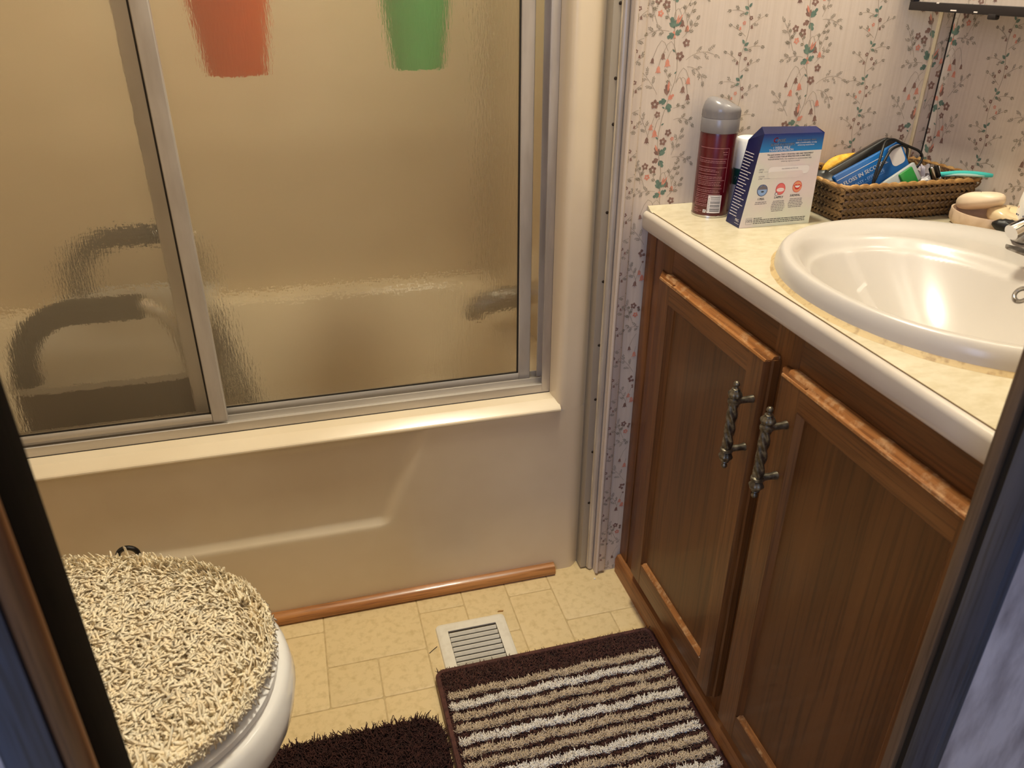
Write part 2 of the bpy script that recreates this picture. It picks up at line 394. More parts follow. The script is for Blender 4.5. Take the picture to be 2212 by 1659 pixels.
# ------------------------------------------------------------------ floor of modular tiles
fo = struct('floor', MB().box(-1.9, 1.3, -1.3, 1.30, -.05, -.0008), 'grout')
m_ = .0937; X0 = -.0505; Y0 = .9985
cells = []
def add_block(row, shift, lo, hi):
    for b in range(lo, hi):
        s_ = b*5+shift
        for (i, j, w_, h_) in ((0, 1, 2, 2), (0, 0, 1, 1), (1, 0, 1, 1), (2, 2, 1, 1), (2, 0, 1, 2), (3, 1, 1, 2), (3, 0, 1, 1), (4, 2, 1, 1), (4, 0, 1, 2)):
            cells.append((s_+i, row*3+j, w_, h_))
add_block(0, 0, -2, 2); add_block(-1, -1, -2, 3)
g_ = .0014
for (i, j, w_, h_) in cells:
    x0, x1, y0, y1 = X0+i*m_+g_, X0+(i+w_)*m_-g_, Y0+j*m_+g_, Y0+(j+h_)*m_-g_
    x0 = max(x0, -.80); x1 = min(x1, .578); y1 = min(y1, 1.262); y0 = max(y0, .72)
    if x1-x0 < .01 or y1-y0 < .01: continue
    r = .004
    o_, t_ = rrect(x0, x1, y0, y1, r, 2), rrect(x0+.0012, x1-.0012, y0+.0012, y1-.0012, r, 2)
    part('tile', MB().rings([[(a, b, -.0016) for a, b in o_], [(a, b, -.0004) for a, b in o_], [(a, b, 0) for a, b in t_]], cap0=False), 'tile', fo, smooth=50, fix=False)
part('tile_field', MB().box(-1.85, 1.25, -1.28, .717, -.0016, 0), 'tile', fo)

# ------------------------------------------------------------------ tub and surround
tub = thing('bathtub', (-.2, 1.24, 0), 'beige moulded bathtub and surround behind the sliding glass doors', 'bathtub')
def yface(x): return 1.2400+.018*sm(.470, .502, x)**1.6
def apron(u, v):
    x = XL+.005+u*(.498-XL-.005); z = v*.399
    e1 = x-.15-(z-.343)*(.062/.145)
    rec = sm(.012, -.012, e1)*sm(.192, .206, z)*(1-sm(.36, .395, z)*.0)
    y = yface(x)+.010*rec
    y -= .004*sm(.372, .399, z)*(1-sm(.42, .445, x))
    return (x, y, z)
part('apron', MB().grid(apron, 150, 60), 'fiberglass', tub, smooth=60)
xm = .441
prof = [(1.2360, .399), (1.2345, .402), (1.2350, .4045), (1.2370, .4065), (1.2540, .4165), (1.2575, .4180), (1.31, .4182), (1.350, .4184), (1.354, .410), (1.30, .39), (1.25, .39)]
part('rim', MB().prism(prof, XL+.005, xm, lambda u, v, w: (w, u, v)), 'fiberglass', tub, smooth=14)
pst = [(.440, 1.36), (.4325, 1.335), (.4325, 1.27), (.4345, 1.256), (.4375, 1.247), (.4415, 1.2425)]+[(x, yface(x)) for x in (.446, .452, .460, .468, .474, .480, .484, .488, .492, .495, .498)]+[(.498, 1.36)]
def post(z0, z1): return MB().prism(pst, z0, z1, XYZ)
part('front_flange', post(.399, 2.0), 'fiberglass', tub, smooth=50)
part('front_flange', MB().box(XL+.005, XL+.06, 1.24, 1.36, .397, 2.0, .01), 'fiberglass', tub)
part('surround_panel', MB().box(XL, .56, 2.0, 2.04, .40, 2.05, .004), 'fiberglass', tub)
part('surround_panel', MB().box(.478, .52, 1.35, 2.0, .40, 2.05, .004), 'fiberglass', tub)
part('surround_panel', MB().box(XL-.04, XL, 1.25, 2.0, .40, 2.05, .004), 'fiberglass', tub)
def rr3(x0, x1, y0, y1, r, z): return [(a, b, z) for a, b in rrect(x0, x1, y0, y1, r, 8)]
part('basin', MB().rings([rr3(XL, .48, 1.33, 2.0, .01, .405), rr3(XL, .48, 1.33, 2.0, .01, .417), rr3(-.86, .415, 1.358, 1.94, .08, .417), rr3(-.85, .405, 1.366, 1.93, .08, .408),
                          rr3(-.80, .385, 1.385, 1.91, .10, .18), rr3(-.74, .36, 1.42, 1.87, .11, .10), rr3(-.6, .25, 1.5, 1.8, .1, .085)], cap0=False), 'fiberglass', tub, smooth=60)
# tub spout and overflow plate on the right end wall
sp = thing('tub_faucet', (.47, 1.60, .5), 'chrome tub spout seen as a dark blur at the right of the frosted glass', 'faucet')
part('spout', MB().tube([(.478, 1.60, .495), (.42, 1.60, .495), (.375, 1.60, .488), (.355, 1.60, .472), (.352, 1.60, .457)], [.026, .026, .025, .022, .02], 16), 'chrome_worn', sp)
part('escutcheon', MB().lathe([(.07, 0), (.07, -.006), (.05, -.014)], (.478, 1.60, 1.30), 28, axis=0), 'chrome_worn', sp)
part('lever', MB().tube([(.46, 1.60, 1.30), (.42, 1.60, 1.30), (.41, 1.60, 1.28), (.405, 1.60, 1.22)], [.02, .02, .012, .008], 12), 'chrome_worn', sp)
# base moulding
struct('trim_1', MB().prism([(1.243, 0), (1.228, 0), (1.2225, .004), (1.2215, .011), (1.224, .0175), (1.231, .0225), (1.243, .024)], -.9, .4385, lambda u, v, w: (w, u, v)), 'oak_mould')

# ------------------------------------------------------------------ edge trims between tub and wallpaper
struct('trim_2', MB().box(.497, .5135, 1.228, 1.26, 0.004, ZC, .001), 'grey_trim')
t3 = struct('trim_3', MB().tube([(.5170, 1.224, .004), (.5170, 1.224, ZC)], .0055, 14), 'aluminium')
part('cream_strip', MB().tube([(.5118, 1.226, .006), (.5118, 1.226, ZC)], .0024, 8), 'cream_trim', t3)
for z in (1.107, 1.0, .93, .785, .66, .535, .42, .30, .175):
    part('nail', MB().lathe([(.003, 0), (.0026, -.0015), (.001, -.0022)], (.5085+random.uniform(-.001, .001), 1.2284, z), 8, axis=1), 'screw', t3)
t4 = struct('trim_4', MB().box(.5225, .5430, 1.2035, 1.2105, .006, ZC, .0015).tube([(.5245, 1.2025, .006), (.5245, 1.2025, ZC)], .0032, 10), 'wallpaper')
t5 = struct('trim_5', MB().box(1.080, XR, 1.2035, 1.2105, .79, ZC, .0012), 'wallpaper')
part('corner_gap', MB().box(1.1012, 1.1034, 1.2026, 1.2040, .79, ZC), 'gasket', t5, label='dark open corner seam')
part('cream_edge', MB().box(1.0772, 1.0806, 1.2028, 1.2108, .79, ZC, .001), 'cream_trim', t5)

# ------------------------------------------------------------------ floral print on the wallpaper
INK = ['p_stem', 'p_sprig', 'p_green', 'p_brown', 'p_coral']
class Print:
    def __init__(s, mp, clip): s.mb = MB(); s.mp = mp; s.clip = clip; s.n = 0
    def poly(s, pts, ink):
        cu = sum(p[0] for p in pts)/len(pts); cv = sum(p[1] for p in pts)/len(pts)
        s.n += 1; q = .0001+(s.n % 131)*2.5e-6
        if s.clip(cu, cv): s.mb.add([s.mp(u, v, q) for u, v in pts], [tuple(range(len(pts)))], ink)
    def leaf(s, u, v, a, L, W, ink, lobes=False):
        c, q = math.cos(a), math.sin(a)
        pr = [(0, 0), (.25, .42), (.55, .5), (.8, .3), (1, 0), (.8, -.3), (.55, -.5), (.25, -.42)]
        if lobes: pr = [(0, 0), (.3, .5), (.62, .55), (.6, .3), (.92, .28), (1.02, 0), (.92, -.28), (.6, -.3), (.62, -.55), (.3, -.5)]
        s.poly([(u+c*x*L-q*y*W, v+q*x*L+c*y*W) for x, y in pr], ink)
    def stroke(s, pts, wd, ink):
        for (a, b), (c, d) in zip(pts, pts[1:]):
            L = math.hypot(c-a, d-b) or 1e-6; nx, ny = -(d-b)/L*wd/2, (c-a)/L*wd/2
            s.poly([(a-nx, b-ny), (c-nx, d-ny), (c+nx, d+ny), (a+nx, b+ny)], ink)
    def sprig(s, x, y, a, L, k):
        ex, ey = x+math.cos(a)*L, y+math.sin(a)*L
        s.stroke([(x, y), (ex, ey)], .0004, 0)
        for t in (.25, .45, .65, .85):
            px, py = x+(ex-x)*t, y+(ey-y)*t
            for sd in (-1, 1):
                if random.random() < .12: continue
                b = a+sd*random.uniform(.6, .95); s.leaf(px+math.cos(b)*.0006, py+math.sin(b)*.0006, b, .0026*k, .00085*k, 1)
        s.leaf(ex, ey, a, .0028*k, .0009*k, 1)
    def spray(s, u, v, a, L, bend, k=1.0, n=8):
        pts = []; x, y, ang = u, v, a
        for i in range(n+1):
            pts.append((x, y, ang)); x += math.cos(ang)*L/n; y += math.sin(ang)*L/n; ang += bend/n
        s.stroke([p[:2] for p in pts], .0006, 0)
        for q, i in enumerate([int(n*t) for t in ((.3, .48, .66, .84) if L > .03 else (.35, .65))]):
            x, y, an = pts[i]; s.sprig(x, y, an+(1 if q % 2 else -1)*random.uniform(.6, .9)*(1 if bend < 0 else -1), L*random.uniform(.22, .3), k)
        x, y, an = pts[-1]; s.sprig(x, y, an, L*.22, k)
    def bell(s, u, v, sz, ink, tilt=0):
        c, q = math.cos(tilt), math.sin(tilt)
        pr = [(-.12, 0), (-.32, -.35), (-.36, -.8), (-.55, -1.15), (-.2, -1), (0, -1.2), (.2, -1), (.55, -1.15), (.36, -.8), (.32, -.35), (.12, 0)]
        s.poly([(u+(c*x-q*y)*sz, v+(q*x+c*y)*sz) for x, y in pr], ink)
    def flower(s, u, v, r, ink, n=5):
        a0 = random.random()*6
        for k in range(n):
            a = a0+2*PI*k/n; s.leaf(u+math.cos(a)*r*.18, v+math.sin(a)*r*.18, a, r*.85, r*.75, ink)
    def pedicel(s, u, v, du, dv, sz, ink):
        pts = [(u+du*t, v+dv*t+abs(du)*.9*math.sin(PI*t)) for t in [0, .2, .4, .6, .8, 1]]
        s.stroke(pts, .0006, 0); s.bell(pts[-1][0], pts[-1][1], sz, ink, random.uniform(-.15, .15))
    def big_vine(s, x0, zr, v0, z0, z1):
        P = .248; n0 = int((z0-v0)/P)-1; n1 = int((z1-v0)/P)+2
        stem = [(0, 0), (2, -20), (9, -38), (10, -52), (8, -72), (2, -90), (-2, -105), (-8, -125), (-12, -150), (-12, -170), (-8, -188), (-3, -206), (0, -226), (0, -248)]
        for k in range(n0, n1):
            T = lambda u, v: (x0+u*.001, v0+k*P+v*.001)
            L = lambda u, v, a, l, w, ink: s.leaf(*T(u, v), math.radians(a), l*.001, w*.001, ink, True)
            B = lambda pu, pv, u, v, sz, ink: (s.stroke([T(pu+(u-pu)*t, pv+(v-pv)*t+abs(u-pu)*.8*math.sin(PI*t)) for t in (0, .25, .5, .75, 1)], .0006, 0), s.bell(*T(u, v), sz*.001, ink, random.uniform(-.15, .15)))
            F = lambda u, v, r, ink: s.flower(*T(u, v), r*.00088, ink)
            Y = lambda u, v, a, l, b: s.spray(*T(u, v), math.radians(a), l*.001, math.radians(b), 1.15)
            s.stroke([T(*p) for p in stem], .0009, 0)
            L(-1, 6, 112, 17, 11, 2); L(1, 8, 58, 17, 9, 2); s.leaf(*T(4, 12), 1.1, .016, .0035, 4); s.leaf(*T(2, 12), 1.35, .014, .003, 4); L(0, -2, 205, 13, 9, 2); L(1, -3, 32, 12, 8, 2)
            F(22, -15, 7.4, 3); F(13, -34, 8.4, 3)
            B(8, -34, -16, -29, 8.5, 3); B(-8, -26, -33, -36, 7, 3); B(8, -34, -8, -38, 10, 4); B(-12, -28, -22, -48, 9, 4)
            B(10, -72, 32, -66, 9, 4); B(10, -74, 24, -79, 9, 3); B(18, -68, 33, -91, 8.5, 3)
            L(-3, -92, 98, 17, 9, 3); s.leaf(*T(-2, -86), 1.55, .016, .004, 4); L(-3, -100, 190, 14, 9, 2); L(-1, -98, 35, 12, 7, 4); L(0, -104, 285, 14, 10, 2)
            F(-23, -105, 8.6, 3); F(-17, -121, 6.2, 3)
            B(-12, -128, -26, -136, 8, 4); B(-12, -128, -20, -145, 10, 4); B(-22, -140, -32, -156, 8.5, 3)
            F(5, -150, 7, 3); F(-3, -164, 7.6, 3); F(13, -160, 4, 4)
            L(-8, -186, 120, 16, 10, 3); s.leaf(*T(-11, -180), 2.0, .013, .0035, 4); L(-7, -187, 52, 17, 9, 2); L(-8, -192, 205, 12, 8, 3); L(-7, -194, 305, 14, 9, 2)
            F(-31, -203, 7, 3); F(-17, -209, 8, 3); F(-26, -221, 6, 4)
            B(-2, -220, -3, -229, 8.5, 3); B(-2, -220, 11, -230, 9, 3); B(5, -216, 21, -238, 8, 4); B(-2, -220, -1, -246, 9, 4)
            Y(-9, 2, 168, 34, 35); Y(14, -8, 45, 32, 10); Y(24, -40, 38, 50, -65); Y(27, -50, -2, 38, -75); Y(-21, -90, 122, 44, 18); Y(3, -78, 118, 22, 0); Y(10, -112, 12, 22, 10)
            Y(12, -130, 18, 34, -65); Y(-30, -156, 112, 38, 10); Y(14, -186, 68, 36, 0); Y(16, -190, 8, 34, -50); Y(-30, -236, 112, 46, 12); Y(-8, -232, 120, 20, 0); Y(12, -222, 60, 22, 0); Y(-38, 16, 95, 22, 0); Y(20, 14, 70, 24, 0)
            for u, v, a in ((4, -28, 140), (6, -60, 40), (-5, -112, 150), (-9, -138, 30), (-12, -160, 140)): s.leaf(*T(u, v), math.radians(a), .006, .0024, 2)
    def small_vine(s, x0, v0, z0, z1):
        P = .105; f = lambda z: x0+.005*math.sin(2*PI*(z-v0)/P)
        zs = [z0+k*.006 for k in range(int((z1-z0)/.006)+1)]
        s.stroke([(f(z), z) for z in zs], .0008, 0)
        for k in range(int((z0-v0)/(P/2))-1, int((z1-v0)/(P/2))+2):
            z = v0+k*P/2; d = 1 if k % 2 == 0 else -1; x = f(z)
            s.leaf(x, z, PI/2-d*1.0, .009, .005, 2); s.leaf(x, z+.003, PI/2+d*.6, .008, .0042, 2); s.leaf(x, z-.004, PI/2-d*1.9, .008, .0045, 2)
            s.flower(x-d*.006, z-.012, .0036, 3); s.flower(x+d*.005, z-.019, .0032, 4 if k % 2 else 3); s.bell(x-d*.009, z-.022, .005, 3); s.bell(x+d*.011, z-.024, .0045, 4 if k % 2 else 3)
            s.spray(x, z-.008, PI/2-d*1.0, .030, -d*.8, 1.1, 5); s.spray(x, z+.014, PI/2+d*.9, .028, d*.3, 1.1, 5)
            s.spray(f(z-.02), z-.026, PI/2+d*.8, .028, d*.4, .95)
    def done(s, parent):
        part('floral_print', s.mb, INK, parent, smooth=0, fix=False, kind='stuff')
    def cut(s): return s
ZP0, ZP1 = .02, 1.32
P1 = Print(lambda u, v, q: (u, YB-q, v), lambda u, v: .5435 < u < 1.075 and v > .76 or .5435 < u < .575)
P1.big_vine(.594, 0, 1.066, ZP0, ZP1); P1.small_vine(.718, 1.045, .70, ZP1); P1.big_vine(.838, 0, 1.024, .70, ZP1)
P1.small_vine(.957, 1.04, .70, ZP1); P1.big_vine(1.076, 0, 1.01, .70, ZP1); P1.done(wb)
P2 = Print(lambda u, v, q: (u, 1.2035-q, v), lambda u, v: .5285 < u < .5425)
P2.small_vine(.524, 1.06, ZP0, ZP1); P2.done(t4)
P2 = Print(lambda u, v, q: (u, 1.2035-q, v), lambda u, v: 1.0812 < u < XR-.001)
P2.big_vine(1.076, 0, 1.01, .8, ZP1); P2.done(t5)
P3 = Print(lambda u, v, q: (XR-q, u, v), lambda u, v: .6 < u < 1.2035)
P3.big_vine(1.196, 0, 1.05, .79, ZP1); P3.small_vine(1.077, 1.03, .79, ZP1); P3.big_vine(.957, 0, .98, .79, ZP1); P3.small_vine(.838, 1.0, .79, ZP1); P3.done(wr)

# ------------------------------------------------------------------ sliding shower doors
tr = thing('shower_door_track', (0, 1.31, .418), 'aluminium sill track and wall jambs framing the sliding shower doors', 'track')
ty = [(1.284, .4184), (1.284, .4365), (1.2865, .4372), (1.288, .430), (1.308, .428), (1.3095, .4385), (1.312, .4385), (1.3135, .427), (1.338, .427), (1.3395, .4385), (1.342, .4385), (1.343, .4184)]
part('sill', MB().prism(ty, XL+.06, .432, lambda u, v, w: (w, u, v)), 'alu_x', tr, smooth=25)
part('wall_jamb', MB().box(.4165, .4325, 1.283, 1.2865, .424, 1.45, .0008).box(.4285, .4325, 1.2865, 1.345, .424, 1.45).box(.4165, .4285, 1.318, 1.322, .437, 1.45), 'aluminium', tr)
part('wall_jamb', MB().box(XL+.06, XL+.08, 1.283, 1.345, .424, 1.45), 'aluminium', tr)
part('gap_shade', MB().box(XL+.06, .4328, 1.2832, 1.2840, .4183, .4193).box(.4323, .4331, 1.2830, 1.2840, .42, 1.45), 'gasket', tr, label='dark gap under the sill track')  # dark strips painted in for the shade of these gaps
part('header', MB().box(XL+.06, .4325, 1.283, 1.345, 1.42, 1.47, .003), 'alu_x', tr)  # header set low, out of view, to let light into the tub
for x in (.055, .27): part('weep_slot', MB().box(x, x+.008, 1.2885, 1.2925, .4302, .4310), 'gasket', tr)
def sdoor(name, label, x0, x1, y, zb, sw0, sw1, rail):
    d = thing(name, (x0, y, zb), label, 'shower door'); zt = 1.425; h = .006
    part('pane', MB().box(x0+.006, x1-.006, y-.0025, y+.0025, zb+.01, zt-.01), 'glass', d, label='pebbled translucent pane')
    def stile(xa, xb):
        pr = [(xa, -h), (xa+.0015, -h-.0015), ((xa+xb)/2, -h-.0022), (xb-.0015, -h-.0015), (xb, -h), (xb, h), (xa, h)]
        part('stile', MB().prism(pr, zb, zt, lambda u, v, w: (u, y+v, w)), 'aluminium', d, smooth=30)
    stile(x0, x0+sw0); stile(x1-sw1, x1)
    pr = [(zb, -h), (zb+.002, -h-.0012), (zb+rail*.6, -h-.0016), (zb+rail-.002, -h-.001), (zb+rail, -h), (zb+rail, h), (zb, h)]
    part('rail', MB().prism(pr, x0+sw0, x1-sw1, lambda u, v, w: (w, y+v, u)), 'alu_x', d, smooth=30)
    part('rail', MB().box(x0+sw0, x1-sw1, y-h, y+h, zt-.02, zt), 'alu_x', d)
    g = .0025
    part('gasket', MB().box(x0+sw0, x1-sw1, y-h*.8, y-.0026, zb+rail, zb+rail+g).box(x1-sw1-.003, x1-sw1, y-h*.8, y-.0026, zb+rail, zt-.02).box(x0+sw0, x0+sw0+.0015, y-h*.8, y-.0026, zb+rail, zt-.02), 'gasket', d)
sdoor('sliding_shower_door', 'left outer sliding shower door with frosted pane and aluminium frame', XL+.082, -.166, 1.2985, .4385, .022, .0255, .0165)
sdoor('sliding_shower_door', 'right inner sliding shower door with wide frosted pane', -.220, .4025, 1.3265, .4305, .027, .0235, .0175)

# ------------------------------------------------------------------ things inside the shower
def bucket(label, x, y, zb, rb, rt, h, mat):
    b = thing('bucket', (x, y, zb), label, 'bucket', group='plastic buckets hanging in the shower')
    part('body', MB().lathe([(rb*.55, .006), (rb*.6, 0), (rb*.96, 0), (rb, .006), (rt, h), (rt+.004, h+.002), (rt+.004, h+.008), (rt-.003, h+.008), (rb-.004, .01), (.001, .009)], (x, y, zb), 32), mat, b)
    zt = 1.52
    part('bail_handle', MB().tube([(x-rt, y, zb+h), (x-rt*.9, y, zb+h+.07), (x-rt*.5, y, zb+h+.12), (x-.012, y, zt-.04), (x-.014, y, zt), (x, y, zt+.0135), (x+.014, y, zt), (x+.012, y, zt-.04), (x+rt*.5, y, zb+h+.12), (x+rt*.9, y, zb+h+.07), (x+rt, y, zb+h)], .0025, 8), 'grey_plastic', b)
bucket('orange tapered plastic bucket hanging behind the frosted glass', -.072, 1.50, .992, .050, .074, .19, 'orange')
bucket('green tapered plastic bucket hanging behind the frosted glass', .238, 1.50, .995, .046, .069, .19, 'green')
rod = part('shower_rod', MB().tube([(XL, 1.50, 1.52), (.478, 1.50, 1.52)], .011, 16), 'aluminium')
rod['label'] = 'aluminium rod across the shower that carries the buckets'; rod['category'] = 'rod'
ch = thing('shower_chair', (-.4, 1.6, .085), 'grey shower chair with dark foam padded armrests behind frosted glass', 'chair')
part('seat', MB().prism(rrect(-.545, -.215, 1.40, 1.90, .05), .478, .490, XYZ), 'grey_plastic', ch)
part('seat_shade_box', MB().prism(rrect(-.540, -.220, 1.405, 1.895, .05), .24, .478, XYZ), 'seat_shade', ch, label='dark brown box added for the shade under the seat')  # added box, its dark brown holds the shade below the seat
def arm(y, dz=0):
    A_ = [(-.503, y, .487), (-.503, y, .515), (-.496, y, .555), (-.473, y, .590), (-.438, y, .612), (-.408, y, .618)]
    t = part('armrest', MB().tube(A_+[(-.285, y, .618), (-.260, y, .602), (-.242, y, .570), (-.230, y, .520), (-.225, y, .485)], .0125, 14), 'steel', ch, smooth=60)
    part('foam_grip', MB().tube(A_+[(-.290, y, .618)], .0225, 16), 'foam', t, smooth=60)
arm(1.425); arm(1.875)
for x in (-.50, -.235):
    for y in (1.45, 1.86):
        dx = -.03 if x < -.4 else .065
        yy = y-.01 if y < 1.6 else y+.01
        l = part('leg', MB().tube([(x, y, .45), (x+dx, yy, .13)], .015, 12), 'foam', ch)
        part('rubber_foot', MB().lathe([(.024, 0), (.026, .01), (.018, .05)], (x+dx, yy, .105), 14), 'black_rubber', l)

# ------------------------------------------------------------------ vanity cabinet
cab = thing('vanity_cabinet', (.58, .8, 0), 'brown oak vanity cabinet with two panelled doors under the sink', 'cabinet')
FX = .578; YV0, YV1 = .400, 1.2075
part('carcass', MB().box(FX+.018, XR-.002, YV0, YV1, .045, .688), 'oak_panel', cab)
def stile(y0, y1, z0=.045, z1=.757, x0=FX): return part('face_stile', MB().box(x0, FX+.018, y0, y1, z0, z1, .0008), 'oak_z', cab)
stile(1.1715, YV1, x0=FX-.001); stile(1.105, 1.1705); stile(.745, .80); stile(YV0, .45)
part('face_rail', MB().box(FX+.0005, FX+.018, .45, .745, .69, .757).box(FX+.0005, FX+.018, .80, 1.105, .69, .757), 'oak_y', cab)
part('face_rail', MB().box(FX+.0005, FX+.018, .45, .745, .045, .11).box(FX+.0005, FX+.018, .80, 1.105, .045, .11), 'oak_y', cab)
part('toe_strip', MB().prism([(.580, 0), (.5665, 0), (.5655, .034), (.570, .0435), (.580, .0455)], YV0, 1.203, lambda u, v, w: (u, w, v)), 'shoe', cab)
def handle(y, zc, par):
    x = .5275; L = .0655; mb = MB()
    def tw(u, v):
        z = zc-.036+v*.072; t = 2*PI*u; r = .0062+.0013*math.cos(4*(t+v*5.2))*(1 if .05 < v < .95 else .2)
        return (x+r*math.cos(t), y+r*math.sin(t), z)
    mb.grid(tw, 28, 40, wrapu=True)
    for sg in (1, -1):
        mb.lathe([(.0055, sg*.034), (.0085, sg*.036), (.0088, sg*.0395), (.0060, sg*.041), (.0052, sg*.043)], (x, y, zc), 18)
        def bud(u, v, sg=sg):
            t = 2*PI*u; z = .042+v*.014; r = (.0052+.0042*math.sin(PI*min(1, v*1.08)))*(1+.07*math.cos(8*t))
            return (x+r*math.cos(t), y+r*math.sin(t), zc+sg*z)
        mb.grid(bud, 32, 10, wrapu=True)
        mb.lathe([(.0048, sg*.0555), (.0055, sg*.057), (.003, sg*.0585), (.0025, sg*.060), (.0042, sg*.0625), (.0044, sg*.0645), (.003, sg*.067), (.0005, sg*.068)], (x, y, zc), 14)
        mb.tube([(x, y, zc+sg*.0378), (.548, y, zc+sg*.0378), (.5555, y, zc+sg*.0378)], [.0046, .0046, .0058], 12)
    part('handle', mb, 'bronze', par, smooth=50, label='dark bronze twisted bar handle')
def cdoor(ya, yb, pl0, pl1, hy, hz, bevel_left):
    # door spans ya (near) .. yb (far); panel opening pl0..pl1; front face x=.555, back x=.577
    z0, z1 = .087, .7105; zp0, zp1 = .137, .675; F = .555
    d = part('door', MB().box(F+.008, F+.014, pl0-.006, pl1+.006, zp0-.006, zp1+.006), 'oak_panel', cab)
    far = [(F, yb-.034 if bevel_left else yb-.004), (F, pl1), (FX-.001, pl1), (FX-.001, yb)] if bevel_left else [(F, yb-.020), (F+.004, yb-.019), (F+.006, yb-.012), (F+.012, yb-.004), (FX-.001, yb), (FX-.001, pl1), (F, pl1)]
    near = [(F, ya+.006), (F, pl0), (FX-.001, pl0), (FX-.001, ya), (F+.012, ya), (F+.010, ya+.003), (F+.004, ya+.004)]
    part('stile', MB().prism(far, z0, z1-.003, XYZ), 'oak_z', d)
    part('stile', MB().prism(near, z0, z1-.003, XYZ), 'oak_z', d)
    top = [(F, zp1), (FX-.001, zp1), (FX-.001, z1+.0005), (F+.0125, z1+.0005), (F+.0115, z1-.001), (F+.009, z1-.005), (F+.005, z1-.0052), (F+.002, z1-.002), (F, z1-.003)]
    yl = yb-.034 if bevel_left else yb-.020
    part('rail', MB().prism(top, pl0, pl1, lambda u, v, w: (u, w, v)), 'oak_y', d)
    # routed top edge: wear, plus light from above painted in as paler oak
    e = [(F-.0004, z1-.0045), (F+.0005, z1-.0015), (F+.002, z1-.0012), (F+.005, z1-.0044), (F+.009, z1-.0042), (F+.0115, z1), (F+.0125, z1+.0015), (FX-.001, z1+.0015), (FX-.001, z1-.004)]
    part('top_edge', MB().prism(e, ya+.003, yl, lambda u, v, w: (u, w, v)), 'oak_lit_worn', d, label='worn top edge painted paler for light from above')
    part('rail', MB().box(F, FX-.001, pl0, pl1, z0, zp0, .001), 'oak_y', d)
    # moulding round the panel
    def mo(pts): return pts
    pr = [(0, 0), (.008, .008), (.008, 0)]
    mm = MB()
    mm.prism([(F+.0005, pl1), (F+.0085, pl1-.008), (F+.0085, pl1)], zp0, zp1, XYZ)
    mm.prism([(F+.0005, pl0), (F+.0085, pl0+.008), (F+.0085, pl0)], zp0, zp1, XYZ)
    part('panel_moulding', mm, 'oak_z', d)
    mm = MB()
    mm.prism([(F+.0005, zp1), (F+.0085, zp1-.008), (F+.0085, zp1)], pl0, pl1, lambda u, v, w: (u, w, v))
    part('panel_moulding', mm, 'oak_y', d)
    mm = MB()
    mm.prism([(F+.0005, zp0-.0005), (F+.0005, zp0+.001), (F+.0085, zp0+.008), (F+.0085, zp0-.0005)], pl0+.004, pl1-.004, lambda u, v, w: (u, w, v))
    part('panel_moulding', mm, 'oak_lit_worn', d, label='bottom panel edge with caught light painted in')  # paler oak paints in the light along this edge
    if bevel_left:
        for za, zb in ((.595, .665), (.128, .175)): part('hinge_slot', MB().box(F+.0105, F+.013, yb-.0195, yb-.0175, za, zb), 'hole', d)
    handle(hy, hz, d)
    return d
cdoor(.781, 1.137, .822, 1.064, .797, .6075, True)
cdoor(.415, .766, .450, .704, .7185, .612, False)

# ------------------------------------------------------------------ countertop
ct = thing('countertop', (.83, .8, .757), 'cream marbled laminate countertop with rolled front edge', 'countertop')
SX, SY, SA, SB, SN = .805, .75, .220, .253, 2.1
hole = sell(SX, SY, SA-.02, SB-.02, SN, 64)
def top_with_hole(x0, x1, y0, y1, z):
    mb = MB(); N = 64; outer = []
    for k in range(N):
        t = 2*PI*k/N; c, s_ = math.cos(t), math.sin(t)
        kx = (x1-SX)/c if c > 1e-9 else ((x0-SX)/c if c < -1e-9 else 1e9); ky = (y1-SY)/s_ if s_ > 1e-9 else ((y0-SY)/s_ if s_ < -1e-9 else 1e9)
        q = min(kx, ky); outer.append((SX+c*q, SY+s_*q, z))
    for cx, cy in ((x0, y0), (x1, y0), (x1, y1), (x0, y1)):
        k = min(range(N), key=lambda i: (outer[i][0]-cx)**2+(outer[i][1]-cy)**2); outer[k] = (cx, cy, z)
    mb.rings([hole2(z), outer], cap0=False, cap1=False)
    return mb
def hole2(z): return [(a, b, z) for a, b, _ in hole]
part('laminate_top', top_with_hole(.5755, XR, YV0, YB-.0005, .79), 'laminate', ct, smooth=0)
part('substrate', MB().box(.5755, .60, YV0, YB-.0005, .757, .7895).box(.60, XR, 1.06, YB-.0005, .757, .7895).box(.60, XR, YV0, .43, .757, .7895), 'laminate_edge', ct)
ed = []
for k in range(9):
    a = PI/2+PI*.5*k/8; ed.append((.5745+.0085*math.cos(a), .7805+.0085*math.sin(a)))
ed += [(.5660, .766), (.5665, .7605), (.5690, .7575), (.574, .757), (.5752, .757), (.5752, .7892)]
part('front_edge', MB().prism(ed, YV0, YB-.001, lambda u, v, w: (u, w, v)), 'laminate_edge', ct, smooth=40)
part('seam', MB().box(.5748, .5760, YV0, YB-.001, .7893, .79015), 'seam', ct, label='thin brown seam along the counter front')
part('back_cove', MB().prism([(1.2105, .7895), (1.2105, .797), (1.207, .7968), (1.2035, .7945), (1.197, .7915), (1.190, .7900)], .5735, 1.08, lambda u, v, w: (w, u, v)), 'laminate', ct, smooth=50)

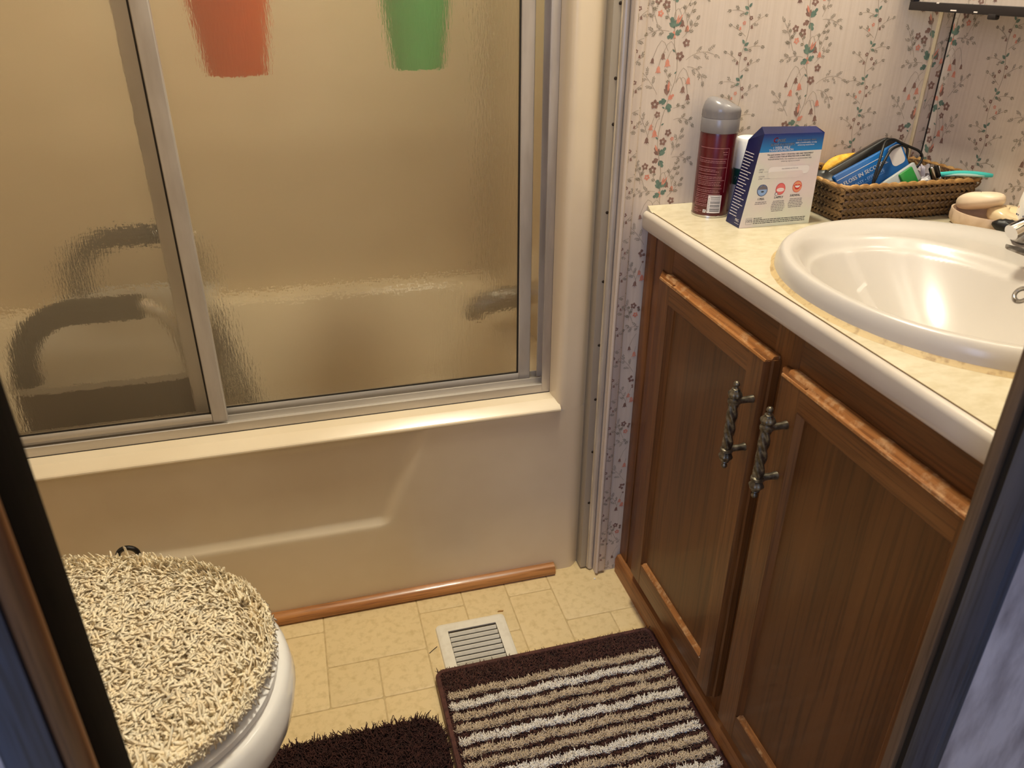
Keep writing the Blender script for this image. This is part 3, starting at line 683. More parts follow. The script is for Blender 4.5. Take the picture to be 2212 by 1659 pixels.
# ------------------------------------------------------------------ sink
sk = thing('sink', (SX, SY, .79), 'white oval drop-in sink with yellowed caulk set in the countertop', 'sink')
def bowl_r(x, y):   # 1 at the bowl edge
    bx, by, ax, ay = .762, .75, .136, .190
    q = (abs((x-bx)/ax)**2.3+abs((y-by)/ay)**2.3)**(1/2.3)
    if x > bx: q = (abs((x-bx)/(ax*1.06))**2.8+abs((y-by)/ay)**2.2)**(1/2.5)
    return q
def sinkz(r, x, y):
    rim = .790+.028*math.sqrt(max(0, 1-((1-r-.055)/.055)**2)) if r > .945 else .818
    if r <= .945: rim = .818-.012*sm(.93, .80, r)
    q = bowl_r(x, y)
    qq = min(q, 1.05); dep = .112*(1-qq**1.9)
    dep = max(0, dep) if q < .93 else .112*(1-.93**1.9)*(1-sm(.93, 1.06, q))
    return rim-dep
def sinkpt(u, v):
    t = 2*PI*u; rr = 1-(v**.8)*.985
    if v < .1: rr = 1-.06*(v/.1); 
    else: rr = .94*(1-(v-.1)/.9)+.004
    c, s_ = math.cos(t), math.sin(t)
    x = SX-.012*(1-rr)*2.2+SA*rr*math.copysign(abs(c)**(2/SN), c); y = SY+SB*rr*math.copysign(abs(s_)**(2/SN), s_)
    return (x, y, sinkz(rr, x, y))
part('basin', MB().grid(sinkpt, 128, 110, wrapu=True), 'sink_white', sk, smooth=80)
cb = MB(); R0 = random.Random(3)
js = [R0.uniform(0, .0035) for _ in range(96)]; js = [(js[i]+js[i-1]+js[(i+1) % 96])/3 for i in range(96)]
ring = lambda d, z, j=0: [(SX+(SA+d+js[k]*j)*math.copysign(abs(math.cos(2*PI*k/96))**(2/SN), math.cos(2*PI*k/96)), SY+(SB+d+js[k]*j)*math.copysign(abs(math.sin(2*PI*k/96))**(2/SN), math.sin(2*PI*k/96)), z) for k in range(96)]
cb.rings([ring(-.004, .7975), ring(-.0005, .7945, .3), ring(.0015, .7915, .8), ring(.0025, .7901, 1.3)], cap0=False, cap1=False)
part('caulk', cb, 'caulk', sk, smooth=60, label='yellow brown caulk bead')
part('drain', MB().lathe([(.0, .006), (.016, .006), (.022, .0035), (.022, 0)], (.765, .75, .707), 24, cap=False), 'chrome', sk)
on = Vector((-1.45, .03, 1)).normalized(); ou = on.cross(Vector((0, 1, 0))).normalized(); ov = on.cross(ou); oc = Vector((.8905, .7404, .7816))
part('overflow_ring', MB().tube([tuple(oc+on*.0008+(ou*math.cos(2*PI*k/28)+ov*math.sin(2*PI*k/28))*.0095) for k in range(29)], .0026, 10), 'chrome_worn', sk, smooth=80)
part('overflow_hole', MB().add([tuple(oc+on*.0014+(ou*math.cos(2*PI*k/24)+ov*math.sin(2*PI*k/24))*.0085) for k in range(24)]+[tuple(oc-on*.004)], [(k, (k+1) % 24, 24) for k in range(24)]), 'hole', sk)
fa = thing('sink_faucet', (.975, .775, .8), 'worn chrome faucet knob at the back of the sink', 'faucet')
def knob(y):
    k = part('knob', MB().lathe([(.0115, .80), (.0125, .806), (.0105, .811), (.0105, .8125), (.0165, .8165), (.0172, .824), (.0150, .834), (.0135, .8365), (.011, .838), (.001, .8385)], (.984, y, -.0005), 11), 'chrome_worn', fa, smooth=30)
    part('knob_cap', MB().lathe([(.0125, .8360), (.0128, .8385), (.010, .8395), (.0005, .8397)], (.984, y, 0), 20), 'bronze', k)
knob(.8435); knob(.7065)
part('deck_plate', MB().prism(rrect(.955, .997, .695, .855, .02), .800, .809, XYZ), 'chrome_worn', fa)
part('spout', MB().tube([(.976, .775, .805), (.974, .775, .85), (.955, .775, .872), (.91, .775, .868), (.88, .775, .855)], [.014, .012, .011, .010, .0105], 16), 'chrome', fa)

# ------------------------------------------------------------------ medicine cabinet
mc = thing('medicine_cabinet', (1.05, .9, 1.1), 'black framed mirror cabinet on the right wall above the basket', 'cabinet')
mx0, my0, my1, mz0, mz1 = .990, .56, 1.1825, 1.0965, 1.62
part('cabinet_box', MB().box(mx0+.012, XR-.0005, my0, my1, mz0, mz1), 'black_frame', mc)
part('mirror_pane', MB().box(mx0+.006, mx0+.011, my0+.008, my1-.008, mz0+.008, mz1-.008), 'mirror', mc)
part('frame', MB().box(mx0, mx0+.012, my0, my1, mz0, mz0+.0125, .001), 'black_frame', mc)
part('frame', MB().box(mx0, mx0+.012, my0, my1, mz1-.012, mz1, .001), 'black_frame', mc)
part('frame', MB().box(mx0, mx0+.012, my1-.008, my1, mz0+.0125, mz1-.012, .001), 'black_frame', mc)
part('frame', MB().box(mx0, mx0+.012, my0, my0+.01, mz0+.0125, mz1-.012, .001), 'black_frame', mc)
for y, z, l in ((1.079, .0022, .012), (1.038, .0018, .007), (1.118, .0112, .005)): part('paint_chip', MB().box(mx0-.0004, mx0+.001, y, y+l, mz0+z, mz0+z+.0018), 'white_chip', mc)
part('tape_blob', MB().box(mx0-.001, mx0+.008, 1.003, 1.018, mz0-.006, mz0+.002, .002), 'black_frame', mc)

# ------------------------------------------------------------------ can of shaving gel
cx, cy, cr = .6655, 1.164, .0295
can = thing('aerosol_can', (cx, cy, .79), 'maroon aerosol can with grey domed cap and barcode', 'can')
part('body', MB().lathe([(.0255, .7905), (.0292, .7925), (cr, .796), (cr, .922), (.0288, .9255), (.024, .928)], (cx, cy, 0), 48), 'maroon', can)
part('steel_rim', MB().lathe([(.0270, .7900), (.0300, .7905), (.0300, .7930), (.0285, .7940)], (cx, cy, 0), 40), 'steel', can)
part('collar', MB().lathe([(.0280, .9235), (.0300, .9240), (.0303, .9265), (.0303, .9445), (.0296, .9460), (.02, .9465)], (cx, cy, 0), 48), 'cap_grey', can)
def capf(u, v):
    t = 2*PI*u; r = .0298*(1 if v < .35 else math.cos((v-.35)/.65*PI/2)**.62 if v < .999 else .0001)
    r += .0004*math.cos(60*t) if .02 < v < .36 else 0
    x, y = r*math.cos(t), r*math.sin(t)
    h = (v/.35*.010 if v < .35 else .010+.0165*math.sin((v-.35)/.65*PI/2))
    h *= 1-.34*((x*.96-y*.27)/.03)*sm(.3, .8, v)
    return (cx+x, cy+y, .9462+h)
part('cap', MB().grid(capf, 96, 24, wrapu=True), 'cap_grey', can, smooth=50)
A0 = math.atan2(-cy, -cx)    # direction to the camera
def cyl(cx, cy, r, a0): return lambda u, v: (cx+r*math.cos(a0+u/r), cy+r*math.sin(a0+u/r), v)
mpc = cyl(cx, cy, cr+.00025, A0-.05)
L = MB(); RR = random.Random(11)
for v, a, b in ((.902, -.028, .022), (.8855, -.028, .020), (.872, -.028, .021), (.861, -.027, .006), (.8515, -.027, .020), (.8385, -.027, .017), (.829, -.027, .016)):
    put_line(L, a, v, b, v, .0007, mpc, 0, 12)
put_line(L, .0225, .902, .0215, .832, .0006, mpc)
for v, a, b in ((.896, .012, .021), (.8925, .013, .020), (.882, -.027, .019), (.8795, -.027, .019), (.868, -.027, .003), (.8655, -.027, .009), (.857, -.027, .015), (.8545, -.027, .0165), (.8485, -.026, .013), (.846, -.026, .012),
                (.8435, -.026, .0155), (.835, -.027, .012), (.8325, -.027, .014), (.826, -.027, .002), (.8235, -.027, .004), (.8205, -.028, -.004), (.818, -.028, -.004), (.8155, -.028, -.006), (.812, -.028, -.002), (.8095, -.028, -.004), (.8045, -.028, -.02), (.801, -.028, -.012), (.7985, -.028, -.018)):
    put_words(L, a, b, v, .0008, mpc, 0, RR)
part('small_print', L, ['ink_pink'], can, smooth=0, fix=False)
L = MB()
n_ = 8
for k in range(n_): put_poly(L, [(-.003+.022*k/n_, .7985), (-.003+.022*(k+1)/n_, .7985), (-.003+.022*(k+1)/n_, .8275), (-.003+.022*k/n_, .8275)], mpc, 0)
put_poly(L, [(-.0095, .7985), (-.0045, .7985), (-.0045, .8035), (-.0095, .8035)], mpc, 0)
mp2 = cyl(cx, cy, cr+.0004, A0-.05); v = .8015
while v < .8250:
    h = RR.choice([.0004, .0007, .0011]); put_line(L, .001, v, .0175, v, h, mp2, 1, 6); v += h+RR.choice([.0006, .0009, .0013])
for k in range(9): put_line(L, -.0012, .801+k*.0026, -.0012, .8022+k*.0026, .0011, mp2, 1)
put_line(L, -.0085, .8003, -.0055, .8003, .0005, mp2, 1); put_line(L, -.0085, .8018, -.0055, .8018, .0005, mp2, 1); put_line(L, -.0082, .800, -.0058, .8022, .0005, mp2, 1)
part('barcode_label', L, ['ink_white', 'ink_black'], can, smooth=0, fix=False, label='white barcode label')

# white capped bottle behind the carton
bx, by, br = .7270, 1.1690, .0235
bt = thing('capped_bottle', (bx, by, .79), 'white capped bottle with dark green band behind the carton', 'bottle')
part('body', MB().lathe([(br-.003, .7905), (br, .793), (br, .8365), (br-.001, .8375)], (bx, by, 0), 40), 'soft_grey', bt)
part('band', MB().lathe([(br, .8365), (br+.0002, .837), (br+.0002, .862), (br, .8625)], (bx, by, 0), 40), 'dark_green', bt, label='dark green label band')
part('cap', MB().lathe([(br-.001, .8625), (br, .8635), (br-.0008, .906), (br-.003, .9105), (br-.006, .9115), (.001, .912)], (bx, by, 0), 40), 'white', bt)
L = MB(); mpb = cyl(bx, by, br+.0006, math.atan2(-by, -bx)-.2)
put_text(L, 'rya', -.0145, .8465, .009, mpb, 'l')
part('lettering', L, ['ink_grey'], bt, smooth=0, fix=False)

# ------------------------------------------------------------------ carton of whitening strips
bxn = thing('whitening_strip_carton', (.733, 1.09, .79), 'blue and pearly white whitening strip carton standing on the counter', 'carton')
f0, f1, f2, f3 = (.669, 1.072, .7903), (.795, 1.072, .7903), (.7942, 1.072, .9325), (.690, 1.072, .934)
b0, b1, b2, b3 = (.6695, 1.115, .7903), (.795, 1.115, .7903), (.7945, 1.112, .922), (.6885, 1.112, .919)
a3, a2 = (.6985, 1.096, .9405), (.7905, 1.091, .9385)
def lerpx(z): return .669+(.690-.669)*(z-.79)/.144
zb = .9065
part('front_panel', MB().add([f0, f1, (.7943, 1.072, zb), (lerpx(zb), 1.072, zb), (f0[0], 1.0726, f0[2]), (f1[0], 1.0726, f1[2]), (.7943, 1.0726, zb), (lerpx(zb), 1.0726, zb)], [(0, 1, 2, 3), (7, 6, 5, 4), (0, 4, 5, 1), (1, 5, 6, 2), (3, 2, 6, 7), (0, 3, 7, 4)]), 'carton_face', bxn, smooth=0)
part('header_band', MB().add([(lerpx(zb), 1.072, zb), (.7943, 1.072, zb), f2, f3, (lerpx(zb), 1.0726, zb), (.7943, 1.0726, zb), (f2[0], 1.0726, f2[2]), (f3[0], 1.0726, f3[2])], [(0, 1, 2, 3), (7, 6, 5, 4), (0, 4, 5, 1), (1, 5, 6, 2), (3, 2, 6, 7), (0, 3, 7, 4)]), 'carton_band', bxn, smooth=0, label='blue header band')
o2 = lambda p: (p[0], 1.0726, p[2])
part('carton_body', MB().add([o2(f0), o2(f1), o2(f2), o2(f3), b0, b1, b2, b3, a3, a2],
     [(0, 4, 7, 8, 3), (1, 2, 9, 6, 5), (4, 5, 6, 7), (0, 1, 5, 4), (7, 6, 9, 8)]), 'carton_navy', bxn, smooth=0)
part('top_flap', MB().add([(.6905, 1.0745, .9335), (.7935, 1.0745, .932), a2, a3, (.6905, 1.0745, .9325), (.7935, 1.0745, .931), (a2[0], a2[1], a2[2]-.001), (a3[0], a3[1], a3[2]-.001)], [(0, 1, 2, 3), (7, 6, 5, 4), (0, 4, 5, 1), (1, 5, 6, 2), (3, 2, 6, 7), (0, 3, 7, 4)]), 'carton_navy', bxn, smooth=0)
mpf = lambda u, v: (u, 1.0717, v)
L = MB()
put_text(L, 'rest', .7135, .9212, .0088, mpf, 'l', 0, .12, .02)
put_text(L, '3DWHITESTRIPS', .7235, .9152, .0058, mpf, 'c', 0, 0, .02)
put_text(L, '1 WEEK SMILE', .7225, .9112, .0048, mpf, 'c', 0)
put_text(L, 'TRANSFORMATION', .7225, .9075, .0048, mpf, 'c', 0)
put_text(L, 'Safely removes stains', .7645, .9215, .0040, mpf, 'c', 0, 0, .02)
put_text(L, 'with a comfortable, no-slip', .7645, .9178, .0034, mpf, 'c', 0)
put_text(L, 'whitening experience', .7645, .9143, .0034, mpf, 'c', 0)
put_text(L, 'C', .7065, .9208, .0105, mpf, 'l', 1, .12, .045)
part('header_lettering', L, ['ink_white', 'ink_red'], bxn, smooth=0, fix=False)
L = MB()
put_text(L, 'This pack includes TWO 1-Week Kits. USE ONE TREATMENT', .740, .9015, .0031, mpf, 'c', 0, 0, .02)
put_text(L, 'ONCE A DAY FOR 60 MINUTES FOR A ONE WEEK', .740, .8980, .0032, mpf, 'c', 0, 0, .02)
put_text(L, 'TRANSFORMATION. Use treatment as recommended, daily', .740, .8945, .0031, mpf, 'c', 0)
put_text(L, 'whitening regimen as needed.', .742, .8912, .0028, mpf, 'c', 1)
put_text(L, 'UPPER', .6895, .8795, .0030, mpf, 'l', 1); put_text(L, 'STRIP', .6895, .8760, .0030, mpf, 'l', 1); put_line(L, .6985, .877, .706, .877, .0003, mpf, 1)
put_text(L, 'LOWER', .6905, .8690, .0030, mpf, 'l', 1); put_text(L, 'STRIP', .6905, .8655, .0030, mpf, 'l', 1); put_line(L, .6995, .8665, .712, .8665, .0003, mpf, 1)
for t, x, z in (('1.PEEL', .7005, .8335), ('2.APPLY', .7315, .8345), ('3.REVEAL', .7605, .8360)): put_text(L, t, x, z, .0046, mpf, 'c', 0, 0, .02)
for x0, x1, z0, n in ((.6905, .7115, .830, 2), (.720, .745, .830, 7), (.750, .777, .832, 6)):
    for k in range(n): put_words(L, x0+abs(k-n/2)*.0008, x1-abs(k-n/2)*.0008, z0-k*.0026, .0009, mpf, 1, RR)
put_text(L, '100%', .6845, .7985, .0062, mpf, 'c', 1)
for a, b in (((.6795, .7955), (.6895, .7955)), ((.6895, .7955), (.6895, .8055)), ((.6895, .8055), (.6795, .8055)), ((.6795, .8055), (.6795, .7955)), ((.6795, .8035), (.6895, .8035))): put_line(L, *a, *b, .0003, mpf, 1)
for k, (x0, x1) in enumerate(((.6925, .707), (.6925, .786), (.6925, .786), (.6925, .786))): put_words(L, x0, x1, .8045-k*.0027, .0010, mpf, 0, RR)
part('front_lettering', L, ['ink_black', 'ink_grey'], bxn, smooth=0, fix=False)
L = MB()
put_poly(L, rrect(.706, .778, .8715, .8840, .006, 5), mpf, 0)
mpg = lambda u, v: (u, 1.0716, v)
put_poly(L, rrect(.7055, .768, .8665, .8765, .005, 5), mpg, 1)
put_text(L, 'WHITENING ACTIVE GEL', .7435, .8795, .0026, mpg, 'c', 2)
part('strip_picture', L, ['strip_white', 'carton_face', 'ink_grey'], bxn, smooth=0, fix=False, label='picture of two pale strips')
L = MB()
mph = lambda u, v: (u, 1.0715, v); mpi = lambda u, v: (u, 1.0714, v)
put_poly(L, circ(.7005, .8485, .0092), mpf, 0); put_poly(L, circ(.7005, .8485, .0082), mpg, 1); put_poly(L, [(.692+.0003, .850), (.7088, .850), (.7065, .8540), (.7005, .8567), (.6945, .8540)], mph, 2); put_poly(L, circ(.7010, .8465, .0028, 10, .0011), mph, 3)
put_poly(L, circ(.7325, .8490, .0085, 20, .0092), mpf, 4); put_poly(L, circ(.7325, .8490, .0076, 20, .0083), mpg, 5); put_poly(L, circ(.7325, .8478, .0070, 16, .0030), mph, 6); put_line(L, .7255, .8478, .7395, .8478, .0003, mpi, 5); put_poly(L, circ(.7262, .8415, .0026, 12), mpi, 0); put_poly(L, circ(.7262, .8415, .0019, 12), lambda u, v: (u, 1.0713, v), 6)
put_poly(L, circ(.7620, .8510, .0082, 20, .0092), mpf, 4); put_poly(L, circ(.7620, .8510, .0074, 20, .0084), mpg, 7); put_poly(L, [(.7555, .853), (.759, .8548), (.762, .8540), (.765, .8548), (.7688, .853), (.7655, .8475), (.762, .8462), (.7585, .8475)], mph, 4); put_poly(L, [(.757, .8528), (.767, .8528), (.765, .8500), (.762, .8492), (.759, .8500)], mpi, 6)
part('step_pictures', L, ['ink_navy', 'ink_sky', 'ink_grey', 'ink_black', 'ink_red', 'ink_pinkgum', 'strip_white', 'ink_skin'], bxn, smooth=0, fix=False, label='three round step pictures')
L = MB()
def mps(u, v):     # left side: u = 0 front edge .. 1 back edge, v = height
    x = lerpx(v)-.0004; return (x, 1.0735+u*(.0400), v)
for k in range(22):
    v = .902-k*.0046; put_words(L, .10+.0*k, RR.uniform(.55, .86), v, .02, lambda u, q, v=v: mps(1-u, v+(q-v)*.055), 0, RR)
part('side_small_print', L, ['ink_white'], bxn, smooth=0, fix=False)
L = MB(); put_text(L, 'P&G', .10, .7985, .0062, lambda u, v: mps(1-(.62+(u-.10)*24), v), 'l', 0, 0, .03); put_line(L, .62, .7955, .95, .7955, .0005, lambda u, v: mps(1-u, v))
part('side_lettering', L, ['ink_white'], bxn, smooth=0, fix=False)

# ------------------------------------------------------------------ basket
bk = thing('wicker_basket', (.955, 1.12, .79), 'brown woven wicker basket of toiletries behind the sink', 'basket')
gx0, gx1, gy0, gy1, gz = .826, 1.088, 1.040, 1.198, .853
def brect(t, ins=0):   # t=0 bottom, 1 rim
    d = .017*(1-t)+ins; return (gx0+d, gx1-d, gy0+d, gy1-d*.5)
liner = []
for ins, ts in ((.002, (0, .5, 1)), (.006, (1, .05))):
    for t in ts:
        x0, x1, y0, y1 = brect(t, ins); liner.append([(a, b, .7905+t*(gz-.7905)-(.002 if ins > .005 and t < .5 else 0)+(.003 if t < .1 and ins > .005 else 0)) for a, b in rrect(x0, x1, y0, y1, .014, 4)])
part('liner', MB().rings(liner), 'wicker_dark', bk, smooth=40)
def strand_mesh(sg):
    mb = MB(); w_, h_ = .0100, .0066; vs = []
    for i in range(4):
        u = i/3-.5
        for j in range(3):
            q = j/2-.5; vs.append((u*w_*1.15, -(.0034*(1-(2*u)**2)+.0016*(1-(2*q)**2))+.0008, q*h_*.86+sg*u*.0062))
    fs = [(i*3+j, (i+1)*3+j, (i+1)*3+j+1, i*3+j+1) for i in range(3) for j in range(2)]
    mb.add(vs, fs); me = bpy.data.meshes.new('strand'); me.from_pydata(mb.v, [], mb.f); me.materials.append(M['wicker']); me.shade_smooth(); return me
SM = {1: strand_mesh(1), -1: strand_mesh(-1)}
rows = 9
def weave_pos(side, i, n, r, jit=True):
    t = (r+.5)/rows; x0, x1, y0, y1 = brect(t); z = .7915+t*(gz-.7925)
    s_ = (i+.5+(.5 if r % 2 else 0)*.6)/n
    if side == 'f': return (x0+.001+(x1-x0-.002)*s_, y0, z), 0
    if side == 'l': return (x0, y1-.001-(y1-y0-.002)*s_, z), -PI/2
    if side == 'r': return (x1, y0+.001+(y1-y0-.002)*s_, z), PI/2
    return (x1-.001-(x1-x0-.002)*s_, y1, z), PI
for r in range(rows):
    for i in range(26):
        p, rz = weave_pos('f', i, 26, r)
        o = meshobj('strand', SM[1 if r % 2 else -1], bk); o.location = p; o.rotation_euler = (math.radians(random.uniform(-6, 6)), random.uniform(-.08, .08), rz)
        q = 1+random.uniform(-.12, .12); o.scale = (q, 1, 1+random.uniform(-.08, .1))
W2 = MB()
for side, n in (('l', 15), ('r', 15), ('b', 26)):
    for r in range(rows):
        for i in range(n):
            p, rz = weave_pos(side, i, n, r); me = SM[1 if r % 2 else -1]
            T = Matrix.Translation(p) @ Matrix.Rotation(rz, 4, 'Z')
            W2.add([T @ v.co for v in me.vertices], [tuple(f.vertices) for f in me.polygons])
            if side != 'l':    # inside faces as well
                T2 = T @ Matrix.Translation((0, .008, 0)) @ Matrix.Rotation(PI, 4, 'Z'); W2.add([T2 @ v.co for v in me.vertices], [tuple(f.vertices) for f in me.polygons])
part('side_weave', W2, 'wicker', bk, smooth=60, fix=False, kind='stuff')
rp = [(a, b, gz+.0012*math.sin(k*1.7)) for k, (a, b) in enumerate(rrect(gx0, gx1, gy0, gy1, .014, 6))]; rp.append(rp[0])
full = []
for a, b in zip(rp, rp[1:]):
    n = max(1, int(math.dist(a, b)/.006)); full += [tuple(a[k]+(b[k]-a[k])*i/n for k in range(3)) for i in range(n)]
full.append(full[0])
part('rim', MB().tube([(p[0], p[1], p[2]-.001+.0008*math.sin(i*2.1)) for i, p in enumerate(full)], [.0036+.0006*math.sin(i*2.1) for i in range(len(full))], 8), 'wicker_rim', bk)

# ------------------------------------------------------------------ toiletries in the basket
sp_ = thing('sponge', (.92, 1.165, .80), 'yellow sponge at the back left of the basket', 'sponge')
part('body', MB().grid(lambda u, v: (lambda t, q: (.922+.050*math.copysign(abs(math.cos(t))**.7, math.cos(t))*math.sin(q)**.5, 1.166+.013*math.cos(q), .842+.034*math.copysign(abs(math.sin(t))**.7, math.sin(t))*math.sin(q)**.5+.004*math.cos(t)))(2*PI*u, .02+v*(PI-.04)), 40, 14, wrapu=True), 'yellow', sp_, smooth=80)
def slab(name, parent, c, ux, uz, sx, sz, th, mat, r=.006, **k):
    """rounded slab with its face in the plane of ux, uz, centred at c"""
    c = Vector(c); ux = Vector(ux).normalized(); uz = Vector(uz); uz = (uz-ux*uz.dot(ux)).normalized(); un = ux.cross(uz)
    mp = lambda u, v, w: tuple(c+ux*u+uz*v+un*w)
    e = min(.002, th*.3); o_ = rrect(-sx/2, sx/2, -sz/2, sz/2, r, 5); i_ = rrect(-sx/2+e, sx/2-e, -sz/2+e, sz/2-e, max(r-e, .0005), 5)
    mb = MB().rings([[mp(u, v, -th/2) for u, v in i_], [mp(u, v, -th/2+e) for u, v in o_], [mp(u, v, th/2-e) for u, v in o_], [mp(u, v, th/2) for u, v in i_]])
    return part(name, mb, mat, parent, smooth=60, **k), mp
bt2 = thing('hair_trimmer', (.92, 1.135, .80), 'black corded hair trimmer lying slanted in the basket', 'trimmer')
slab('body', bt2, (.918, 1.140, .867), (.80, -.02, .42), (0, .35, 1), .125, .026, .026, 'black_plastic', .011)
slab('head', bt2, (.969, 1.138, .889), (.80, 0, .25), (0, .3, 1), .030, .022, .026, 'black_plastic', .008)
part('switch', MB().box(.925, .943, 1.122, 1.126, .872, .880, .001), 'black_rubber', bt2)
cord = [(.905, 1.074, .835), (.906, 1.076, .855), (.912, 1.080, .878), (.922, 1.090, .897), (.934, 1.100, .9075), (.950, 1.103, .909), (.968, 1.102, .902), (.985, 1.100, .8955), (1.000, 1.098, .8895), (1.008, 1.096, .881), (1.006, 1.094, .872), (1.000, 1.094, .862), (.996, 1.10, .845)]
def smooth_path(P_, k=6):
    P_ = [Vector(p) for p in P_]; out = []
    for i in range(len(P_)-1):
        p0, p1, p2, p3 = P_[max(i-1, 0)], P_[i], P_[i+1], P_[min(i+2, len(P_)-1)]
        for j in range(k):
            t = j/k; out.append(.5*((2*p1)+(p2-p0)*t+(2*p0-5*p1+4*p2-p3)*t*t+(3*p1-p0-3*p2+p3)*t**3))
    return out+[P_[-1]]
part('cord', MB().tube(smooth_path(cord), .0021, 8), 'black_rubber', bt2, smooth=80)
part('cord', MB().tube(smooth_path([(.908, 1.080, .838), (.922, 1.085, .868), (.938, 1.094, .888), (.952, 1.10, .896), (.968, 1.102, .899), (.978, 1.100, .894), (.979, 1.098, .880), (.981, 1.098, .850)]), .0021, 8), 'black_rubber', bt2, smooth=80)
part('dark_pouch', MB().grid(lambda u, v: (lambda t, q: (.856+.022*math.cos(t)*math.sin(q), 1.135+.035*math.sin(t)*math.sin(q), .838+.018*math.cos(q)+.002*math.sin(3*t)))(2*PI*u, .02+v*(PI-.04)), 28, 14, wrapu=True), 'black_rubber', bt2, smooth=80)
fp = thing('floss_pack', (.92, 1.09, .80), 'blue floss packet with white lettering slanted in the basket', 'packet')
UX = (.88, -.0, .40); UZ = (-.36, .30, .86)
fb, fm = slab('packet', fp, (.920, 1.098, .853), UX, UZ, .128, .062, .008, 'floss_blue', .004)
c_ = Vector((.920, 1.098, .853)); ux = Vector(UX).normalized(); uz = Vector(UZ); uz = (uz-ux*uz.dot(ux)).normalized(); un = ux.cross(uz)
sgn = 1 if un.y < 0 else -1
mpk = lambda u, v: tuple(c_+ux*u+uz*v+un*sgn*.0043)
L = MB()
put_text(L, 'FLOSS IN SECONDS.', -.052, .0085, .0092, mpk, 'l', 0, 0, .02)
put_text(L, 'FAST \u2022 EASY \u2022 EFFECTIVE', -.056, -.0015, .0070, mpk, 'l', 1)
put_line(L, -.061, .0215, .026, .0215, .0009, mpk, 0); put_line(L, -.062, -.0035, .02, -.0035, .0003, mpk, 1)
part('lettering', L, ['ink_white', 'ink_sky'], fb, smooth=0, fix=False)
L = MB(); put_poly(L, rrect(.036, .060, -.004, .0285, .007, 5), mpk, 0)
part('hang_window', L, ['soft_grey'], fb, smooth=0, fix=False, label='pale grey window of the packet')
gb = thing('floss_bag', (.955, 1.07, .80), 'clear bag with green panel at the basket front', 'bag')
gf, gm = slab('bag', gb, (.958, 1.079, .843), (.84, 0, .5), (-.45, .25, .84), .075, .034, .006, 'clear_bag', .004)
slab('green_panel', gb, (.973, 1.0748, .8495), (.84, 0, .5), (-.45, .25, .84), .026, .034, .005, 'bag_green', .003)
pk = thing('foil_sachet', (1.016, 1.10, .80), 'crumpled silvery white sachet beside the razor', 'sachet')
RS = random.Random(5); bump = [[RS.uniform(-.004, .004) for _ in range(9)] for _ in range(7)]
part('sachet', MB().grid(lambda u, v: (.996+u*.04, 1.088+v*.012+bump[int(v*6)][int(u*8)], .832+v*.032+bump[int(v*6)][int(u*8)]*.8), 9, 7).grid(lambda u, v: (.996+u*.04, 1.094+v*.012+bump[int(v*6)][int(u*8)], .83+v*.032), 9, 7), 'foil', pk, smooth=20)
part('fold', MB().grid(lambda u, v: (1.000+u*.03, 1.075+v*.008-bump[int(v*6)][int(u*8)], .828+v*.022+bump[int(v*6)][int(u*8)]), 9, 7), 'strip_white', pk, smooth=20)
rz_ = thing('razor', (1.05, 1.055, .85), 'teal handled razor lying across the basket rim', 'razor')
hp = smooth_path([(1.012, 1.064, .858), (1.026, 1.060, .858), (1.045, 1.052, .8600), (1.065, 1.042, .8605), (1.083, 1.032, .8600), (1.092, 1.027, .8595)])
part('handle', MB().tube(hp, [.0026+.0022*math.sin(PI*min(1, i/(len(hp)-1)*.9+.08)) for i in range(len(hp))], 12), 'teal', rz_, smooth=80)
part('grip', MB().tube([(p.x-.0012, p.y-.0026, p.z-.0012) for p in hp[6:24]], [.0012+.0017*math.sin(PI*i/17) for i in range(18)], 8), 'teal_pale', rz_, smooth=80)
slab('head', rz_, (1.006, 1.062, .862), (.45, -.1, -.9), (.6, .75, .2), .024, .015, .007, 'steel', .002)
for k in (-1, 1): slab('blade', rz_, (1.006+.004*k, 1.0585, .8625+.001*k), (.45, -.1, -.9), (.6, .75, .2), .022, .002, .0085, 'black_plastic', .0006)
part('lubricating_strip', MB().tube([(1.0125, 1.0605, .871), (1.0195, 1.0585, .852)], .0018, 8), 'white', rz_)

# ------------------------------------------------------------------ soap dish, soaps, brush, bottle
sd = thing('soap_dish', (1.052, .985, .79), 'tan dimpled oval soap dish in the corner by the basket', 'soap dish')
dx, dy = 1.052, .983
def dring(a, b, z, dim=0): return [(dx+(a+dim*.0016*math.cos(2*PI*k/64*16))*math.cos(2*PI*k/64), dy+(b+dim*.0016*math.cos(2*PI*k/64*16))*math.sin(2*PI*k/64), z) for k in range(64)]
part('bowl', MB().rings([dring(.036, .047, .7905), dring(.040, .0515, .793), dring(.0425, .054, .799, 1), dring(.0430, .0545, .806, 1), dring(.0435, .0555, .813), dring(.0430, .0550, .8150), dring(.0405, .0525, .8145), dring(.038, .049, .802), dring(.030, .040, .797)]), 'dish', sd, smooth=60)
def bar(u, v, c, L_, W_, T_, tilt, yaw_):
    t, q = 2*PI*u, .001+v*(PI-.002)
    p = Vector((W_*math.cos(t)*math.sin(q)**.55, L_*math.sin(t)*math.sin(q)**.55, T_*math.copysign(abs(math.cos(q))**.8, math.cos(q))))
    p.z += .002*math.cos(2*t)*(1 if p.z > 0 else 0)
    return tuple(Matrix.Rotation(yaw_, 3, 'Z') @ (Matrix.Rotation(tilt, 3, 'X') @ p)+Vector(c))
so = part('soap_bar', MB().grid(lambda u, v: bar(u, v, (1.050, .997, .8285), .0475, .028, .0125, -.33, -.25), 48, 24, wrapu=True), 'soap', smooth=80)
so['label'] = 'cream oval soap bar propped on the dish rim'; so['category'] = 'soap'; so['group'] = 'soap bars on the dish'
